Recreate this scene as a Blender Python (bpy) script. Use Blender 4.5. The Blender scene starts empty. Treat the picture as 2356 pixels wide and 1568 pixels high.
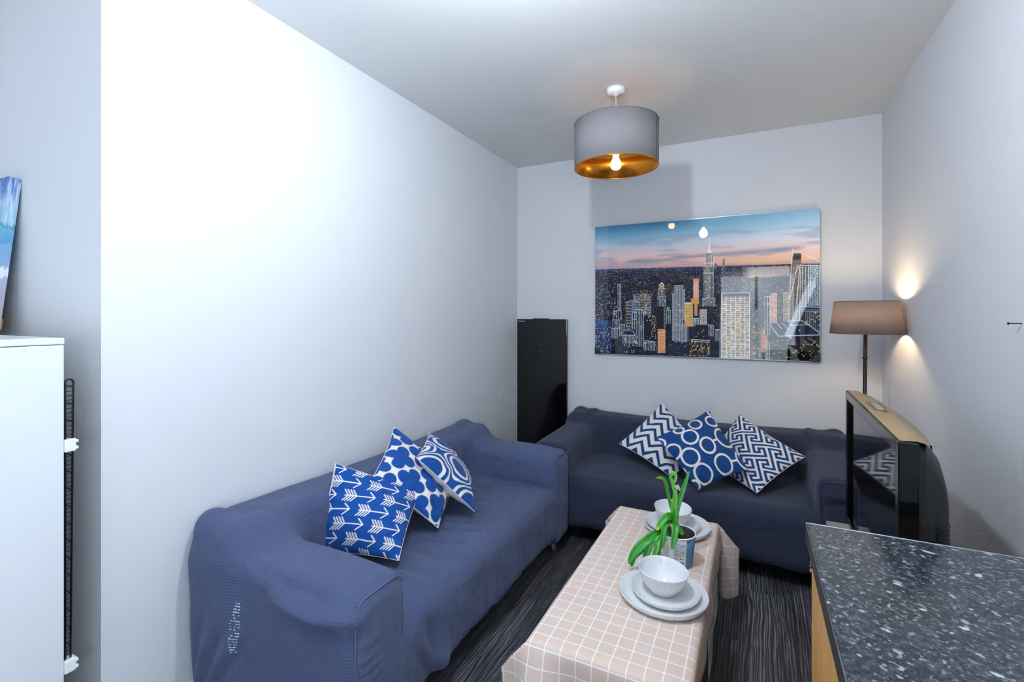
import bpy, bmesh, math, random
import numpy as np
from mathutils import Vector, Matrix

PI = math.pi
random.seed(4)
RNG = np.random.default_rng(7)
SC = bpy.context.scene
COL = SC.collection

# ------------------------------------------------------------------ camera
cam_d = bpy.data.cameras.new('camera')
cam = bpy.data.objects.new('camera', cam_d)
COL.objects.link(cam)
cam.location = (0.0, 0.0, 1.41)
cam.rotation_euler = (PI / 2, 0, 0.4625)
cam_d.sensor_width = 36.0
cam_d.lens = 36.0 * 1110.2 / 2356.0
cam_d.shift_y = -(784.0 - 723.1) / 2356.0
cam_d.clip_start = 0.02
SC.camera = cam

# ------------------------------------------------------------------ world and daylight
world = bpy.data.worlds.new('daylight')
SC.world = world
world.use_nodes = True
world.node_tree.nodes['Background'].inputs[0].default_value = (0.80, 0.90, 1.0, 1)
world.node_tree.nodes['Background'].inputs[1].default_value = 2.0


def area_light(name, loc, rot, sx, sy, power, color):
    d = bpy.data.lights.new(name, 'AREA')
    d.shape = 'RECTANGLE'
    d.size, d.size_y = sx, sy
    d.energy = power
    d.color = color
    o = bpy.data.objects.new(name, d)
    o.location = loc
    o.rotation_euler = rot
    COL.objects.link(o)
    return o


# daylight entering through the two windows behind the camera
area_light('daylight_side_window', (0.66, -0.62, 1.62), (0, PI / 2 + 0.38, 0), 1.15, 1.45, 38, (0.72, 0.86, 1.0))
area_light('daylight_rear_window', (0.06, -2.33, 1.25), (PI / 2 + 0.38, 0, 0), 1.2, 1.9, 28, (0.72, 0.86, 1.0))

SC.view_settings.view_transform = 'Standard'
SC.view_settings.look = 'None'
SC.view_settings.gamma = 1.0
SC.view_settings.exposure = 0.55
SC.view_settings.use_curve_mapping = False
SC.cycles.use_denoising = True
SC.cycles.use_adaptive_sampling = True
SC.cycles.adaptive_threshold = 0.08
SC.cycles.adaptive_min_samples = 12
SC.cycles.max_bounces = 6
SC.cycles.diffuse_bounces = 3
SC.cycles.glossy_bounces = 2
SC.cycles.transmission_bounces = 4
SC.cycles.sample_clamp_indirect = 6.0
SC.cycles.caustics_refractive = False


# ------------------------------------------------------------------ helpers
def lin(c):
    if isinstance(c, str):
        c = c.lstrip('#')
        c = [int(c[i:i + 2], 16) / 255 for i in (0, 2, 4)]
    return tuple(((v + 0.055) / 1.055) ** 2.4 if v > 0.04045 else v / 12.92 for v in c[:3])


class NT:
    """tiny node-tree writer"""

    def __init__(self, name):
        self.m = bpy.data.materials.new(name)
        self.m.use_nodes = True
        self.t = self.m.node_tree
        self.b = self.t.nodes['Principled BSDF']
        self.out = self.t.nodes['Material Output']

    def n(self, typ, ins=None, **props):
        nd = self.t.nodes.new(typ)
        for k, v in props.items():
            setattr(nd, k, v)
        if ins:
            for k, v in ins.items():
                self.set(nd, k, v)
        return nd

    def set(self, nd, k, v):
        s = nd.inputs[k]
        if isinstance(v, bpy.types.NodeSocket):
            self.t.links.new(v, s)
        else:
            if isinstance(v, tuple) and len(v) == 3 and s.type == 'RGBA':
                v = v + (1,)
            s.default_value = v

    def math(self, op, a, b=0.0, c=None):
        nd = self.n('ShaderNodeMath', operation=op)
        self.set(nd, 0, a)
        self.set(nd, 1, b)
        if c is not None:
            self.set(nd, 2, c)
        return nd.outputs[0]

    def mix(self, f, a, b):
        nd = self.n('ShaderNodeMix', data_type='RGBA')
        self.set(nd, 0, f)
        self.set(nd, 6, a)
        self.set(nd, 7, b)
        return nd.outputs[2]

    def coord(self, kind='Object'):
        return self.n('ShaderNodeTexCoord').outputs[kind]

    def mapping(self, vec, scale=(1, 1, 1), loc=(0, 0, 0), rot=(0, 0, 0)):
        return self.n('ShaderNodeMapping', {'Vector': vec, 'Scale': scale, 'Location': loc, 'Rotation': rot}).outputs[0]

    def noise(self, vec, scale, detail=4, rough=0.5, out='Fac', dist=0.0):
        return self.n('ShaderNodeTexNoise', {'Vector': vec, 'Scale': scale, 'Detail': detail, 'Roughness': rough,
                                             'Distortion': dist}).outputs[out]

    def ramp(self, f, stops):
        nd = self.n('ShaderNodeValToRGB', {'Fac': f})
        el = nd.color_ramp.elements
        while len(el) < len(stops):
            el.new(0.5)
        for e, (p, c) in zip(el, stops):
            e.position = p
            e.color = tuple(c) + (1,) if len(c) == 3 else c
        return nd.outputs[0]

    def bump(self, hgt, strength=0.3, dist=0.002):
        self.set(self.b, 'Normal', self.n('ShaderNodeBump', {'Height': hgt, 'Strength': strength, 'Distance': dist}).outputs[0])

    def p(self, **kw):
        for k, v in kw.items():
            self.set(self.b, k.replace('_', ' '), v)
        return self


def plain(name, color, rough=0.5, metal=0.0, spec=0.5, bump=0.0, bscale=60.0, var=0.0, **kw):
    t = NT(name)
    c = lin(color) if isinstance(color, str) else color
    if var > 0:
        f = t.noise(t.coord(), 7.0, 5)
        a = tuple(v * (1 - var) for v in c)
        b = tuple(min(1, v * (1 + var)) for v in c)
        t.p(Base_Color=t.mix(f, a, b))
    else:
        t.p(Base_Color=c)
    t.p(Roughness=rough, Metallic=metal)
    t.set(t.b, 'Specular IOR Level', spec)
    if bump > 0:
        t.bump(t.noise(t.coord(), bscale, 5), bump, 0.004)
    for k, v in kw.items():
        t.set(t.b, k.replace('_', ' '), v)
    return t.m


def emitter(name, color, strength):
    t = NT(name)
    t.p(Base_Color=(0.9, 0.85, 0.7), Emission_Color=color, Emission_Strength=strength)
    return t.m


def add(name, me, mat=None, parent=None, smooth=False):
    o = bpy.data.objects.new(name, me)
    if mat is not None and not me.materials:
        me.materials.append(mat)
    if smooth:
        me.polygons.foreach_set('use_smooth', np.ones(len(me.polygons), bool))
    COL.objects.link(o)
    if parent is not None:
        o.parent = parent
    return o


def mesh_np(name, V, F):
    """V (n,3), F (m,4) or (m,3) numpy arrays"""
    me = bpy.data.meshes.new(name)
    V = np.ascontiguousarray(V, np.float32)
    F = np.ascontiguousarray(F, np.int32)
    me.vertices.add(len(V))
    me.vertices.foreach_set('co', V.ravel())
    me.loops.add(F.size)
    me.loops.foreach_set('vertex_index', F.ravel())
    me.polygons.add(len(F))
    me.polygons.foreach_set('loop_start', np.arange(0, F.size, F.shape[1], dtype=np.int32))
    me.update(calc_edges=True)
    me.validate()
    return me


def bm_mesh(name, bm):
    me = bpy.data.meshes.new(name)
    bmesh.ops.recalc_face_normals(bm, faces=bm.faces)
    bm.to_mesh(me)
    bm.free()
    return me


def bm_box(bm, lo, hi, bevel=0.0, seg=2):
    r = bmesh.ops.create_cube(bm, size=1.0)
    vs = r['verts']
    c = [(a + b) / 2 for a, b in zip(lo, hi)]
    s = [b - a for a, b in zip(lo, hi)]
    for v in vs:
        v.co = Vector((c[0] + v.co.x * s[0], c[1] + v.co.y * s[1], c[2] + v.co.z * s[2]))
    if bevel > 0:
        es = list({e for v in vs for e in v.link_edges})
        bmesh.ops.bevel(bm, geom=es, offset=bevel, segments=seg, affect='EDGES', profile=0.5)


def box(name, lo, hi, mat, parent=None, bevel=0.0, seg=2, smooth=None):
    bm = bmesh.new()
    bm_box(bm, lo, hi, bevel, seg)
    return add(name, bm_mesh(name, bm), mat, parent, smooth=(bevel > 0 and seg > 2) if smooth is None else smooth)


def boxes(name, lst, mat, parent=None, bevel=0.0):
    bm = bmesh.new()
    for lo, hi in lst:
        bm_box(bm, lo, hi, bevel)
    return add(name, bm_mesh(name, bm), mat, parent)


def lathe_mesh(name, prof, seg=48, wob=None, close=False):
    """prof: list of (r, z); revolve about z"""
    n = len(prof)
    a = np.arange(seg) * 2 * PI / seg
    V = np.zeros((n, seg, 3))
    for i, (r, z) in enumerate(prof):
        rr = r * (1 + (wob(a, i) if wob else 0))
        V[i, :, 0] = rr * np.cos(a)
        V[i, :, 1] = rr * np.sin(a)
        V[i, :, 2] = z
    idx = np.arange(n * seg).reshape(n, seg)
    nx = np.roll(idx, -1, 1)
    rows = range(n if close else n - 1)
    F = [np.stack([idx[i], nx[i], nx[(i + 1) % n], idx[(i + 1) % n]], 1) for i in rows]
    return mesh_np(name, V.reshape(-1, 3), np.concatenate(F))


def lathe(name, prof, mat, parent=None, loc=(0, 0, 0), seg=48, wob=None, smooth=True, close=False):
    o = add(name, lathe_mesh(name, prof, seg, wob, close), mat, parent, smooth)
    o.location = loc
    return o


def tube_mesh(name, pts, rad, seg=8, closed=False, caps=True):
    P = np.array(pts, float)
    n = len(P)
    R = np.full(n, rad) if np.isscalar(rad) else np.array(rad, float)
    T = np.zeros_like(P)
    if closed:
        T = np.roll(P, -1, 0) - np.roll(P, 1, 0)
    else:
        T[1:-1] = P[2:] - P[:-2]
        T[0], T[-1] = P[1] - P[0], P[-1] - P[-2]
    T /= np.linalg.norm(T, axis=1)[:, None] + 1e-12
    up = np.array([0, 0, 1.0]) if abs(T[0][2]) < 0.9 else np.array([1.0, 0, 0])
    a = np.cross(T[0], up)
    a /= np.linalg.norm(a)
    ang = np.arange(seg) * 2 * PI / seg
    V = np.zeros((n, seg, 3))
    for i in range(n):
        a = a - T[i] * np.dot(a, T[i])
        a /= np.linalg.norm(a) + 1e-12
        b = np.cross(T[i], a)
        V[i] = P[i] + R[i] * (np.cos(ang)[:, None] * a + np.sin(ang)[:, None] * b)
    idx = np.arange(n * seg).reshape(n, seg)
    nx = np.roll(idx, -1, 1)
    F = [np.stack([idx[i], nx[i], nx[(i + 1) % n], idx[(i + 1) % n]], 1) for i in range(n if closed else n - 1)]
    V = V.reshape(-1, 3)
    F = np.concatenate(F)
    if caps and not closed:
        c0, c1 = len(V), len(V) + 1
        V = np.concatenate([V, P[:1], P[-1:]])
        q = [[c0, nx[0][j], idx[0][j], idx[0][j]] for j in range(0)]
        me = bpy.data.meshes.new(name)
        faces = [tuple(map(int, f)) for f in F]
        faces += [(c0, int(nx[0][j]), int(idx[0][j])) for j in range(seg)]
        faces += [(c1, int(idx[-1][j]), int(nx[-1][j])) for j in range(seg)]
        me.from_pydata([tuple(v) for v in V], [], faces)
        me.update()
        return me
    return mesh_np(name, V, F)


def tube(name, pts, rad, mat, parent=None, seg=8, closed=False):
    return add(name, tube_mesh(name, pts, rad, seg, closed), mat, parent, True)


def join_meshes(name, meshes, mat, parent=None, smooth=True):
    bm = bmesh.new()
    for m in meshes:
        bm.from_mesh(m)
        bpy.data.meshes.remove(m)
    me = bpy.data.meshes.new(name)
    bm.to_mesh(me)
    bm.free()
    return add(name, me, mat, parent, smooth)


def catmull(pts, k=8):
    P = np.array(pts, float)
    P = np.concatenate([2 * P[:1] - P[1:2], P, 2 * P[-1:] - P[-2:-1]])
    out = []
    for i in range(1, len(P) - 2):
        for t in np.linspace(0, 1, k, endpoint=False):
            a, b, c, d = P[i - 1], P[i], P[i + 1], P[i + 2]
            out.append(0.5 * (2 * b + (c - a) * t + (2 * a - 5 * b + 4 * c - d) * t * t + (3 * b - a - 3 * c + d) * t ** 3))
    out.append(P[-2])
    return np.array(out)


def thing(name, label, cat, loc=(0, 0, 0), rot=(0, 0, 0), group=None):
    o = bpy.data.objects.new(name, None)
    o.empty_display_size = 0.1
    COL.objects.link(o)
    o.location = loc
    o.rotation_euler = rot
    o['label'] = label
    o['category'] = cat
    if group:
        o['group'] = group
    return o


def tag(o, label, cat, group=None):
    o['label'] = label
    o['category'] = cat
    if group:
        o['group'] = group
    return o


def structure(o, label=None):
    o['kind'] = 'structure'
    if label:
        o['label'] = label
    return o


def sstep(e0, e1, x):
    t = np.clip((x - e0) / (e1 - e0), 0, 1)
    return t * t * (3 - 2 * t)


def lin_np(c):
    c = np.asarray(c, float) / 255.0
    return np.where(c > 0.04045, ((c + 0.055) / 1.055) ** 2.4, c / 12.92)


def grid_faces(nu, nv):
    i = np.arange(nu * nv).reshape(nv, nu)
    return np.stack([i[:-1, :-1], i[:-1, 1:], i[1:, 1:], i[1:, :-1]], -1).reshape(-1, 4)


def paint_attr(me, rgb):
    a = me.color_attributes.new('print', 'FLOAT_COLOR', 'POINT')
    d = np.ones((len(me.vertices), 4), np.float32)
    d[:, :3] = rgb
    a.data.foreach_set('color', d.ravel())


# ------------------------------------------------------------------ shared materials
def wall_paint(name, color, rough=0.75):
    t = NT(name)
    co = t.coord()
    c = lin(color)
    big = t.noise(co, 1.3, 3)
    t.p(Base_Color=t.mix(big, tuple(v * 0.97 for v in c), c), Roughness=rough)
    t.set(t.b, 'Specular IOR Level', 0.3)
    hh = t.math('ADD', t.math('MULTIPLY', t.noise(co, 9.0, 4), 1.0), t.math('MULTIPLY', t.noise(co, 160.0, 3), 0.12))
    t.bump(hh, 0.12, 0.01)
    return t.m


M_WHITE = wall_paint('white_wall_paint', '#dfe1e6', 0.6)
M_GREYWALL = wall_paint('pale_grey_wall_paint', '#dcdce0')
M_ALCOVE = wall_paint('lightened_alcove_paint', '#eeeff1')  # wall paint lightened to make up for weak light in the alcove
M_CEIL = wall_paint('ceiling_paint', '#e6e6e6')
M_TRIM = plain('white_gloss_trim', '#eceef0', 0.35)
M_BLACK = plain('black_metal', '#141416', 0.4, 0.3)
M_BLACKP = plain('black_plastic', '#101214', 0.35)
M_CHROME = plain('brushed_steel', '#b8bcc2', 0.3, 1.0)
M_CERAMIC = None

# ------------------------------------------------------------------ room shell
XL, XR, YB, H = -1.80, 0.722, 3.712, 2.66
XA, YA, YR = -2.70, 0.768, -2.40       # alcove side wall, alcove return wall, rear wall
T = 0.12

structure(box('wall_left', (XL - 0.03, YA + 0.002, 0), (XL, YB + T, H), M_WHITE))
structure(box('wall_alcove', (XA - T, YA, 0), (XL - 0.001, YA + 0.1, H), M_ALCOVE))
structure(box('wall_back', (XL - 0.03, YB, 0), (XR + T, YB + T, H), M_GREYWALL))
structure(box('wall_side', (XA - T, YR - T, 0), (XA, YA, H), M_GREYWALL))


def wall_with_hole(name, axis, p0, p1, a0, a1, hole, mat):
    """axis 'x': slab from x=p0..p1 spanning y a0..a1; hole=(b0,b1,z0,z1)"""
    b0, b1, z0, z1 = hole
    L = []
    for (u0, u1, w0, w1) in ((a0, b0, 0, H), (b1, a1, 0, H), (b0, b1, 0, z0), (b0, b1, z1, H)):
        if axis == 'x':
            L.append(((p0, u0, w0), (p1, u1, w1)))
        else:
            L.append(((u0, p0, w0), (u1, p1, w1)))
    return structure(boxes(name, L, mat))


W_SIDE = (-1.35, 0.10, 1.02, 2.22)
W_REAR = (-0.58, 0.70, 0.25, 2.26)
wall_with_hole('wall_right', 'x', XR, XR + T, YR - T, YB + T, W_SIDE, M_GREYWALL)
wall_with_hole('wall_rear', 'y', YR - T, YR, XA - T, XR + T, W_REAR, M_GREYWALL)

M_GLASS = NT('window_glass')
M_GLASS.p(Base_Color=(1, 1, 1), Roughness=0.0, Transmission_Weight=1.0, IOR=1.05)
M_GLASS = M_GLASS.m


def window(name, axis, p, hole):
    b0, b1, z0, z1 = hole
    m = 0.05
    mid = (b0 + b1) / 2

    def bx(u0, u1, w0, w1, d0=0.03, d1=0.08):
        if axis == 'x':
            return ((p + d0, u0, w0), (p + d1, u1, w1))
        return ((u0, p - d1, w0), (u1, p - d0, w1))
    fr = boxes(name, [bx(b0, b0 + m, z0, z1), bx(b1 - m, b1, z0, z1), bx(b0 + m, b1 - m, z0, z0 + m),
                      bx(b0 + m, b1 - m, z1 - m, z1), bx(mid - m / 2, mid + m / 2, z0 + m, z1 - m)], M_TRIM)
    structure(fr)
    for u0, u1 in ((b0 + m, mid - m / 2), (mid + m / 2, b1 - m)):
        lo, hi = bx(u0, u1, z0 + m, z1 - m, 0.05, 0.056)
        box('window_pane', lo, hi, M_GLASS, fr)
    lo, hi = bx(b0 - 0.03, b1 + 0.03, z0 - 0.03, z0, -0.03, 0.03)
    box('window_sill', lo, hi, M_TRIM, fr, 0.004)
    return fr


window('window_1', 'x', XR, W_SIDE)
window('window_2', 'y', YR, W_REAR)

structure(box('ceiling', (XA - T, YR - T, H), (XR + T, YB + T, H + 0.1), M_CEIL))


# skirting boards (profiled)
def baseboard(name, p0, p1, nrm):
    """run from p0 to p1 along a wall; nrm = direction into the room"""
    prof = [(0, 0), (0.016, 0), (0.016, 0.075), (0.012, 0.09), (0.006, 0.1), (0, 0.1)]
    V, F = [], []
    n = len(prof)
    for q in (p0, p1):
        for d, z in prof:
            V.append((q[0] + nrm[0] * d, q[1] + nrm[1] * d, z))
    for i in range(n):
        F.append((i, (i + 1) % n, n + (i + 1) % n, n + i))
    F.append(tuple(range(n)))
    F.append(tuple(range(2 * n - 1, n - 1, -1)))
    me = bpy.data.meshes.new(name)
    me.from_pydata(V, [], F)
    me.update()
    return structure(add(name, me, M_TRIM))


baseboard('baseboard_left', (XL, YA, 0), (XL, YB, 0), (1, 0))
baseboard('baseboard_back', (XL + 0.02, YB, 0), (XR - 0.02, YB, 0), (0, -1))
baseboard('baseboard_right', (XR, 1.5, 0), (XR, YB, 0), (-1, 0))
baseboard('baseboard_alcove', (XA, YA, 0), (XL, YA, 0), (0, -1))

# floor: dark grained vinyl planks, each a piece of its own
M_SUB = plain('floor_underlay', '#0b0b0d', 0.9)
floor = structure(box('floor', (XA - T, YR - T, -0.08), (XR + T, YB + T, -0.004), M_SUB))


def plank_material():
    t = NT('charcoal_wood_plank')
    oi = t.n('ShaderNodeObjectInfo')
    rnd = oi.outputs['Random']
    geo = t.n('ShaderNodeNewGeometry').outputs['Position']
    off = t.n('ShaderNodeCombineXYZ', {'X': t.math('MULTIPLY', rnd, 17.0), 'Y': t.math('MULTIPLY', rnd, 31.0), 'Z': 0.0}).outputs[0]
    vec = t.n('ShaderNodeVectorMath', {0: geo, 1: off}, operation='ADD').outputs[0]
    warp = t.noise(t.mapping(vec, (5.0, 1.1, 1)), 1.0, 3, 0.6, 'Color')
    vec2 = t.n('ShaderNodeVectorMath', {0: vec, 1: t.n('ShaderNodeVectorMath', {0: warp, 1: (0.06, 0.0, 0.0)}, operation='MULTIPLY').outputs[0]},
               operation='ADD').outputs[0]
    grain = t.noise(t.mapping(vec2, (110.0, 4.5, 1)), 1.0, 6, 0.72)
    wave = t.n('ShaderNodeTexWave', {'Vector': t.mapping(vec2, (26.0, 0.9, 1)), 'Scale': 1.0, 'Distortion': 9.0, 'Detail': 3.0,
                                     'Detail Scale': 1.4}, wave_type='BANDS', bands_direction='X').outputs['Fac']
    cloud = t.noise(t.mapping(vec, (6.0, 1.6, 1)), 1.0, 3)
    g = t.math('ADD', t.math('MULTIPLY', grain, 0.75), t.math('MULTIPLY', wave, 0.25))
    g = t.math('ADD', g, t.math('MULTIPLY', t.math('SUBTRACT', cloud, 0.5), 0.5))
    g = t.math('ADD', g, t.math('MULTIPLY', t.math('SUBTRACT', rnd, 0.5), 0.12))
    col = t.ramp(g, [(0.28, lin('#222226')), (0.46, lin('#424147')), (0.60, lin('#626167')), (0.80, lin('#a3a3aa'))])
    t.p(Base_Color=col, Roughness=0.5)
    t.set(t.b, 'Specular IOR Level', 0.4)
    t.bump(g, 0.25, 0.002)
    return t.m


M_PLANK = plank_material()
PW, PL, PT = 0.186, 1.24, 0.004
bm = bmesh.new()
bm_box(bm, (0.0005, 0.0006, -PT), (PW - 0.0005, PL - 0.0006, 0.0), 0.0006, 1)
plank_me = bm_mesh('plank', bm)
plank_me.materials.append(M_PLANK)
x, row = XR - 0.002, 0
while x > XA + 0.01:
    w = min(PW, x - XA)
    y = YR - [0.1, 0.75, 0.42, 1.05, 0.25, 0.62][row % 6]
    while y < YB - 0.02:
        y0, y1 = max(y, YR), min(y + PL, YB)
        if x < XL + 0.02:
            y1 = min(y1, YA + 0.02)
        if y1 - y0 > 0.03:
            o = bpy.data.objects.new('plank', plank_me)
            COL.objects.link(o)
            o.parent = floor
            o.location = (x - w, y0, 0.0)
            o.scale = (w / PW, (y1 - y0) / PL, 1)
        y += PL
    x -= PW
    row += 1

# ------------------------------------------------------------------ sofas: covered two-seaters, meshed from a distance field
def rbox(X, Y, Z, lo, hi, r):
    c = [(a + b) / 2 for a, b in zip(lo, hi)]
    s = [(b - a) / 2 - r for a, b in zip(lo, hi)]
    qx, qy, qz = np.abs(X - c[0]) - s[0], np.abs(Y - c[1]) - s[1], np.abs(Z - c[2]) - s[2]
    out = np.sqrt(np.maximum(qx, 0) ** 2 + np.maximum(qy, 0) ** 2 + np.maximum(qz, 0) ** 2)
    return out + np.minimum(np.maximum(qx, np.maximum(qy, qz)), 0) - r


def smin(a, b, k):
    h = np.clip(0.5 + 0.5 * (b - a) / k, 0, 1)
    return b * (1 - h) + a * h - k * h * (1 - h)


def surface_nets(Fv, org, hs):
    nx, ny, nz = Fv.shape
    ins = Fv < 0
    s = [slice(0, -1), slice(1, None)]
    corners = [(i, j, k) for i in (0, 1) for j in (0, 1) for k in (0, 1)]
    cnt = np.zeros((nx - 1, ny - 1, nz - 1), np.int8)
    for c in corners:
        cnt += ins[s[c[0]], s[c[1]], s[c[2]]]
    act = (cnt > 0) & (cnt < 8)
    I, J, K = np.nonzero(act)
    vid = np.full(act.shape, -1, np.int32)
    vid[I, J, K] = np.arange(len(I))
    acc = np.zeros((len(I), 3))
    num = np.zeros(len(I))
    for a in range(8):
        for ax in range(3):
            ca = corners[a]
            if ca[ax] == 1:
                continue
            cb = list(ca)
            cb[ax] = 1
            fa = Fv[I + ca[0], J + ca[1], K + ca[2]]
            fb = Fv[I + cb[0], J + cb[1], K + cb[2]]
            m = (fa < 0) != (fb < 0)
            t = np.where(m, fa / np.where(m, fa - fb, 1), 0)
            p = np.stack([np.full(len(I), float(ca[0])), np.full(len(I), float(ca[1])), np.full(len(I), float(ca[2]))], 1)
            p[:, ax] += t
            acc += p * m[:, None]
            num += m
    V = (np.stack([I, J, K], 1) + acc / num[:, None]) * hs + np.array(org)
    faces = []
    for ax in range(3):
        u, v = (ax + 1) % 3, (ax + 2) % 3
        sa, sb = [slice(1, -1)] * 3, [slice(1, -1)] * 3
        sa[ax], sb[ax] = slice(0, -1), slice(1, None)
        A, B = ins[tuple(sa)], ins[tuple(sb)]
        for flip in (False, True):
            m = (A & ~B) if not flip else (~A & B)
            idx = list(np.nonzero(m))
            base = [idx[0], idx[1], idx[2]]
            for q in (u, v):
                base[q] = base[q] + 1
            quad = []
            for du, dv in ((-1, -1), (0, -1), (0, 0), (-1, 0)):
                b = [base[0].copy(), base[1].copy(), base[2].copy()]
                b[u] = b[u] + du
                b[v] = b[v] + dv
                quad.append(vid[b[0], b[1], b[2]])
            if flip:
                quad = quad[::-1]
            faces.append(np.stack(quad, 1))
    return V, np.concatenate(faces)


def fabric_sofa(name, cols):
    t = NT(name)
    co = t.coord()
    sep = t.n('ShaderNodeSeparateXYZ', {'Vector': co}).outputs
    wob = t.math('MULTIPLY', t.noise(co, 5.0, 2), 0.03)

    def rib(ax, freq):
        return t.math('SINE', t.math('MULTIPLY', t.math('ADD', sep[ax], wob), freq))
    nz = t.n('ShaderNodeSeparateXYZ', {'Vector': t.n('ShaderNodeNewGeometry').outputs['True Normal']}).outputs[2]
    upr = t.math('SUBTRACT', 1.0, t.math('POWER', t.math('ABSOLUTE', nz), 0.7))
    ribs = t.math('ADD', t.math('MULTIPLY', rib(2, 2 * PI / 0.0095), upr),
                  t.math('ADD', t.math('MULTIPLY', rib(0, 2 * PI / 0.0075), 0.45), t.math('MULTIPLY', rib(1, 2 * PI / 0.0095), 0.6)))
    fine = t.noise(co, 420.0, 2)
    big = t.noise(co, 4.0, 4)
    c0, c1 = lin(cols[0]), lin(cols[1])
    col = t.mix(big, c0, c1)
    col = t.mix(t.math('MULTIPLY', t.math('ADD', ribs, 2.0), 0.06), col, lin(cols[2]))
    rz = t.math('POWER', t.math('MULTIPLY', t.math('ADD', rib(2, 2 * PI / 0.0095), 1.0), 0.5), 4.0)
    col = t.mix(t.math('MULTIPLY', t.math('MULTIPLY', rz, upr), 0.26), col, tuple(min(1, 1.7 * v) for v in c1))
    # lint flecks
    fl = t.n('ShaderNodeTexVoronoi', {'Vector': co, 'Scale': 26.0, 'Randomness': 1.0}).outputs['Distance']
    fleck = t.math('LESS_THAN', fl, 0.035)
    pick = t.math('GREATER_THAN', t.noise(co, 3.1, 1), 0.6)
    col = t.mix(t.math('MULTIPLY', fleck, t.math('MULTIPLY', pick, 0.5)), col, lin('#b9bfd0'))
    t.p(Base_Color=col, Roughness=0.9, Sheen_Weight=0.18, Sheen_Roughness=0.6, Sheen_Tint=lin('#d3dcf0'))
    t.set(t.b, 'Specular IOR Level', 0.15)
    t.bump(t.math('ADD', t.math('MULTIPLY', ribs, 0.5), t.math('MULTIPLY', fine, 0.5)), 0.38, 0.0020)
    return t.m


M_SOFA = fabric_sofa('slate_blue_waffle_stretch_fabric', ('#434d6e', '#555f80', '#2d3755'))
M_SOFA2 = fabric_sofa('slate_blue_waffle_fabric_in_shade', ('#2c3044', '#383d52', '#202330'))  # same cloth as the left sofa, darkened for the weaker light at the back
M_PIPE = plain('slate_blue_piping', '#5b6583', 0.9)
M_PIPE2 = plain('slate_blue_piping_in_shade', '#34394e', 0.9)  # piping darkened for shade along with the back sofa's cover
M_WORN = plain('white_worn_threads', '#c9d6e4', 0.9)


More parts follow.
